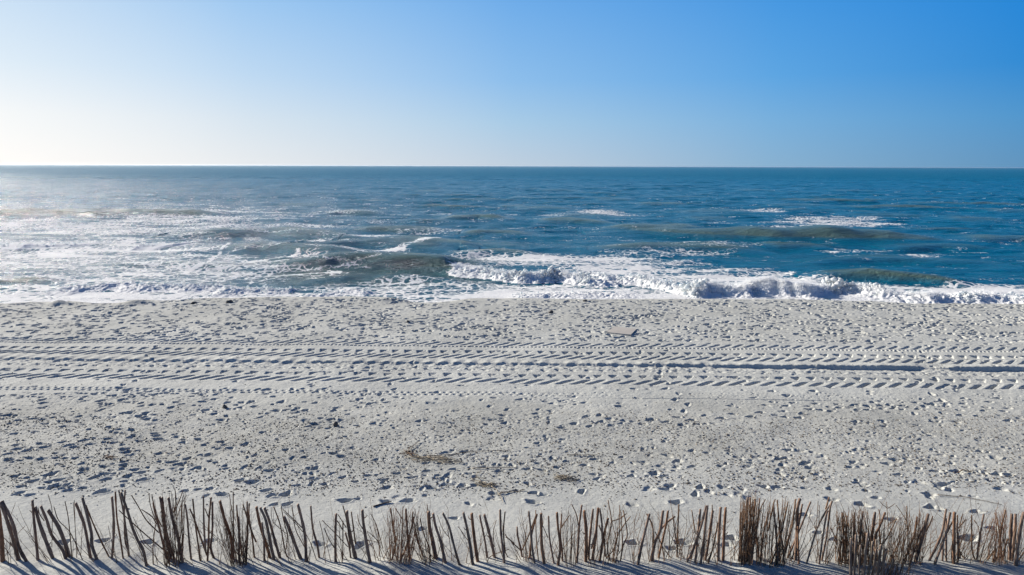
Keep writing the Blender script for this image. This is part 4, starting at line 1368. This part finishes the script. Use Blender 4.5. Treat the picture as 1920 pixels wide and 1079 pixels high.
tuft(775, 850, 858, 866, 30, "longest clump of flattened straw-coloured reeds, under the dark hooked twig", L=(.2, .55), spread=.07)
tuft(758, 772, 850, 853, 16, "dark knot of reed roots at the foot of the hooked twig", "reed_roots", m_twig, L=(.06, .2), spread=.05)
tuft(896, 922, 906, 912, 26, "tangled straw tuft with long stems trailing towards the fence", "straw_tuft", L=(.08, .32), spread=.05)
tuft(1045, 1082, 897, 899, 30, "small pale straw tuft right of the tangled one", "straw_tuft", L=(.08, .3), spread=.04)
tuft(200, 218, 859, 861, 10, "short rusty scrap of bark on the smooth sand at the left", "bark_scrap", m_red, L=(.08, .2), spread=.01, cat="bark")
G = "dry reeds and sticks on the sand"
ground_poly([(766, 851), (768, 843), (776, 838), (786, 829)], .010, m_twig, "hooked_twig", "dark hooked twig rising from the flattened reeds", "twig", .03, G)
ground_poly([(800, 857), (850, 854), (880, 849), (960, 847)], .009, m_drift, "thin_branch", "long thin branch above the flattened reeds", "branch", .015, G)
ground_poly([(885, 878), (920, 879), (970, 878)], .009, m_drift, "thin_branch", "straight pale stick between the reeds and the tangled tuft", "stick", .015, G)
ground_poly([(921, 914), (932, 922), (941, 938), (943, 944)], .008, m_straw, "dry_reed", "bent reed stem hanging off the tangled tuft", "reed stem", .02, G)
ground_poly([(899, 900), (893, 892), (903, 884)], .007, m_straw, "dry_reed", "curled reed stem above the tangled tuft", "reed stem", .02, G)
ground_poly([(936, 927), (960, 923), (984, 921)], .013, m_drift, "driftwood_stick", "grey driftwood stick lying just right of the tangled tuft", "stick", .015, G)
ground_poly([(1758, 930), (1800, 933), (1840, 940), (1878, 948)], .008, m_drift, "thin_branch", "thin branch lying behind the far end of the fence", "branch", .012, G)
ground_poly([(700, 952), (715, 947), (734, 943)], .016, m_drift, "driftwood_stick", "short thick driftwood stick close behind the long fence", "stick", .01, G)
ground_poly([(1063, 854), (1080, 853), (1120, 855)], .008, m_drift, "thin_branch", "faint thin stick right of the flattened reeds and above the small tuft", "stick", .012, G)
ground_poly([(1786, 885), (1805, 883), (1822, 885)], .014, m_twig, "driftwood_stick", "dark crooked stick on the open sand above the thin branch", "stick", .012, G)

# ------------------------------------------------------------------ haze
def haze(density=0.00004):
    mb = MB()
    x, y0, y1, z0, z1 = 60000, -6000, 60000, -60, 7.2
    v = [(-x, y0, z0), (x, y0, z0), (x, y1, z0), (-x, y1, z0), (-x, y0, z1), (x, y0, z1), (x, y1, z1), (-x, y1, z1)]
    mb.add(v, [(3, 2, 1, 0), (4, 5, 6, 7), (0, 1, 5, 4), (1, 2, 6, 5), (2, 3, 7, 6), (3, 0, 4, 7)])
    m = bpy.data.materials.new("sea_haze"); m.use_nodes = True
    t = m.node_tree; t.nodes.clear()
    out = t.nodes.new("ShaderNodeOutputMaterial")
    vn = t.nodes.new("ShaderNodeVolumePrincipled")
    vn.inputs["Color"].default_value = (0.9, 0.95, 1.0, 1)
    vn.inputs["Density"].default_value = density
    vn.inputs["Anisotropy"].default_value = 0.6
    t.links.new(vn.outputs[0], out.inputs["Volume"])
    o = mb.build("haze", m, smooth=False)
    o["kind"] = "stuff"
    return o


USE_HAZE = True
if USE_HAZE:
    haze()
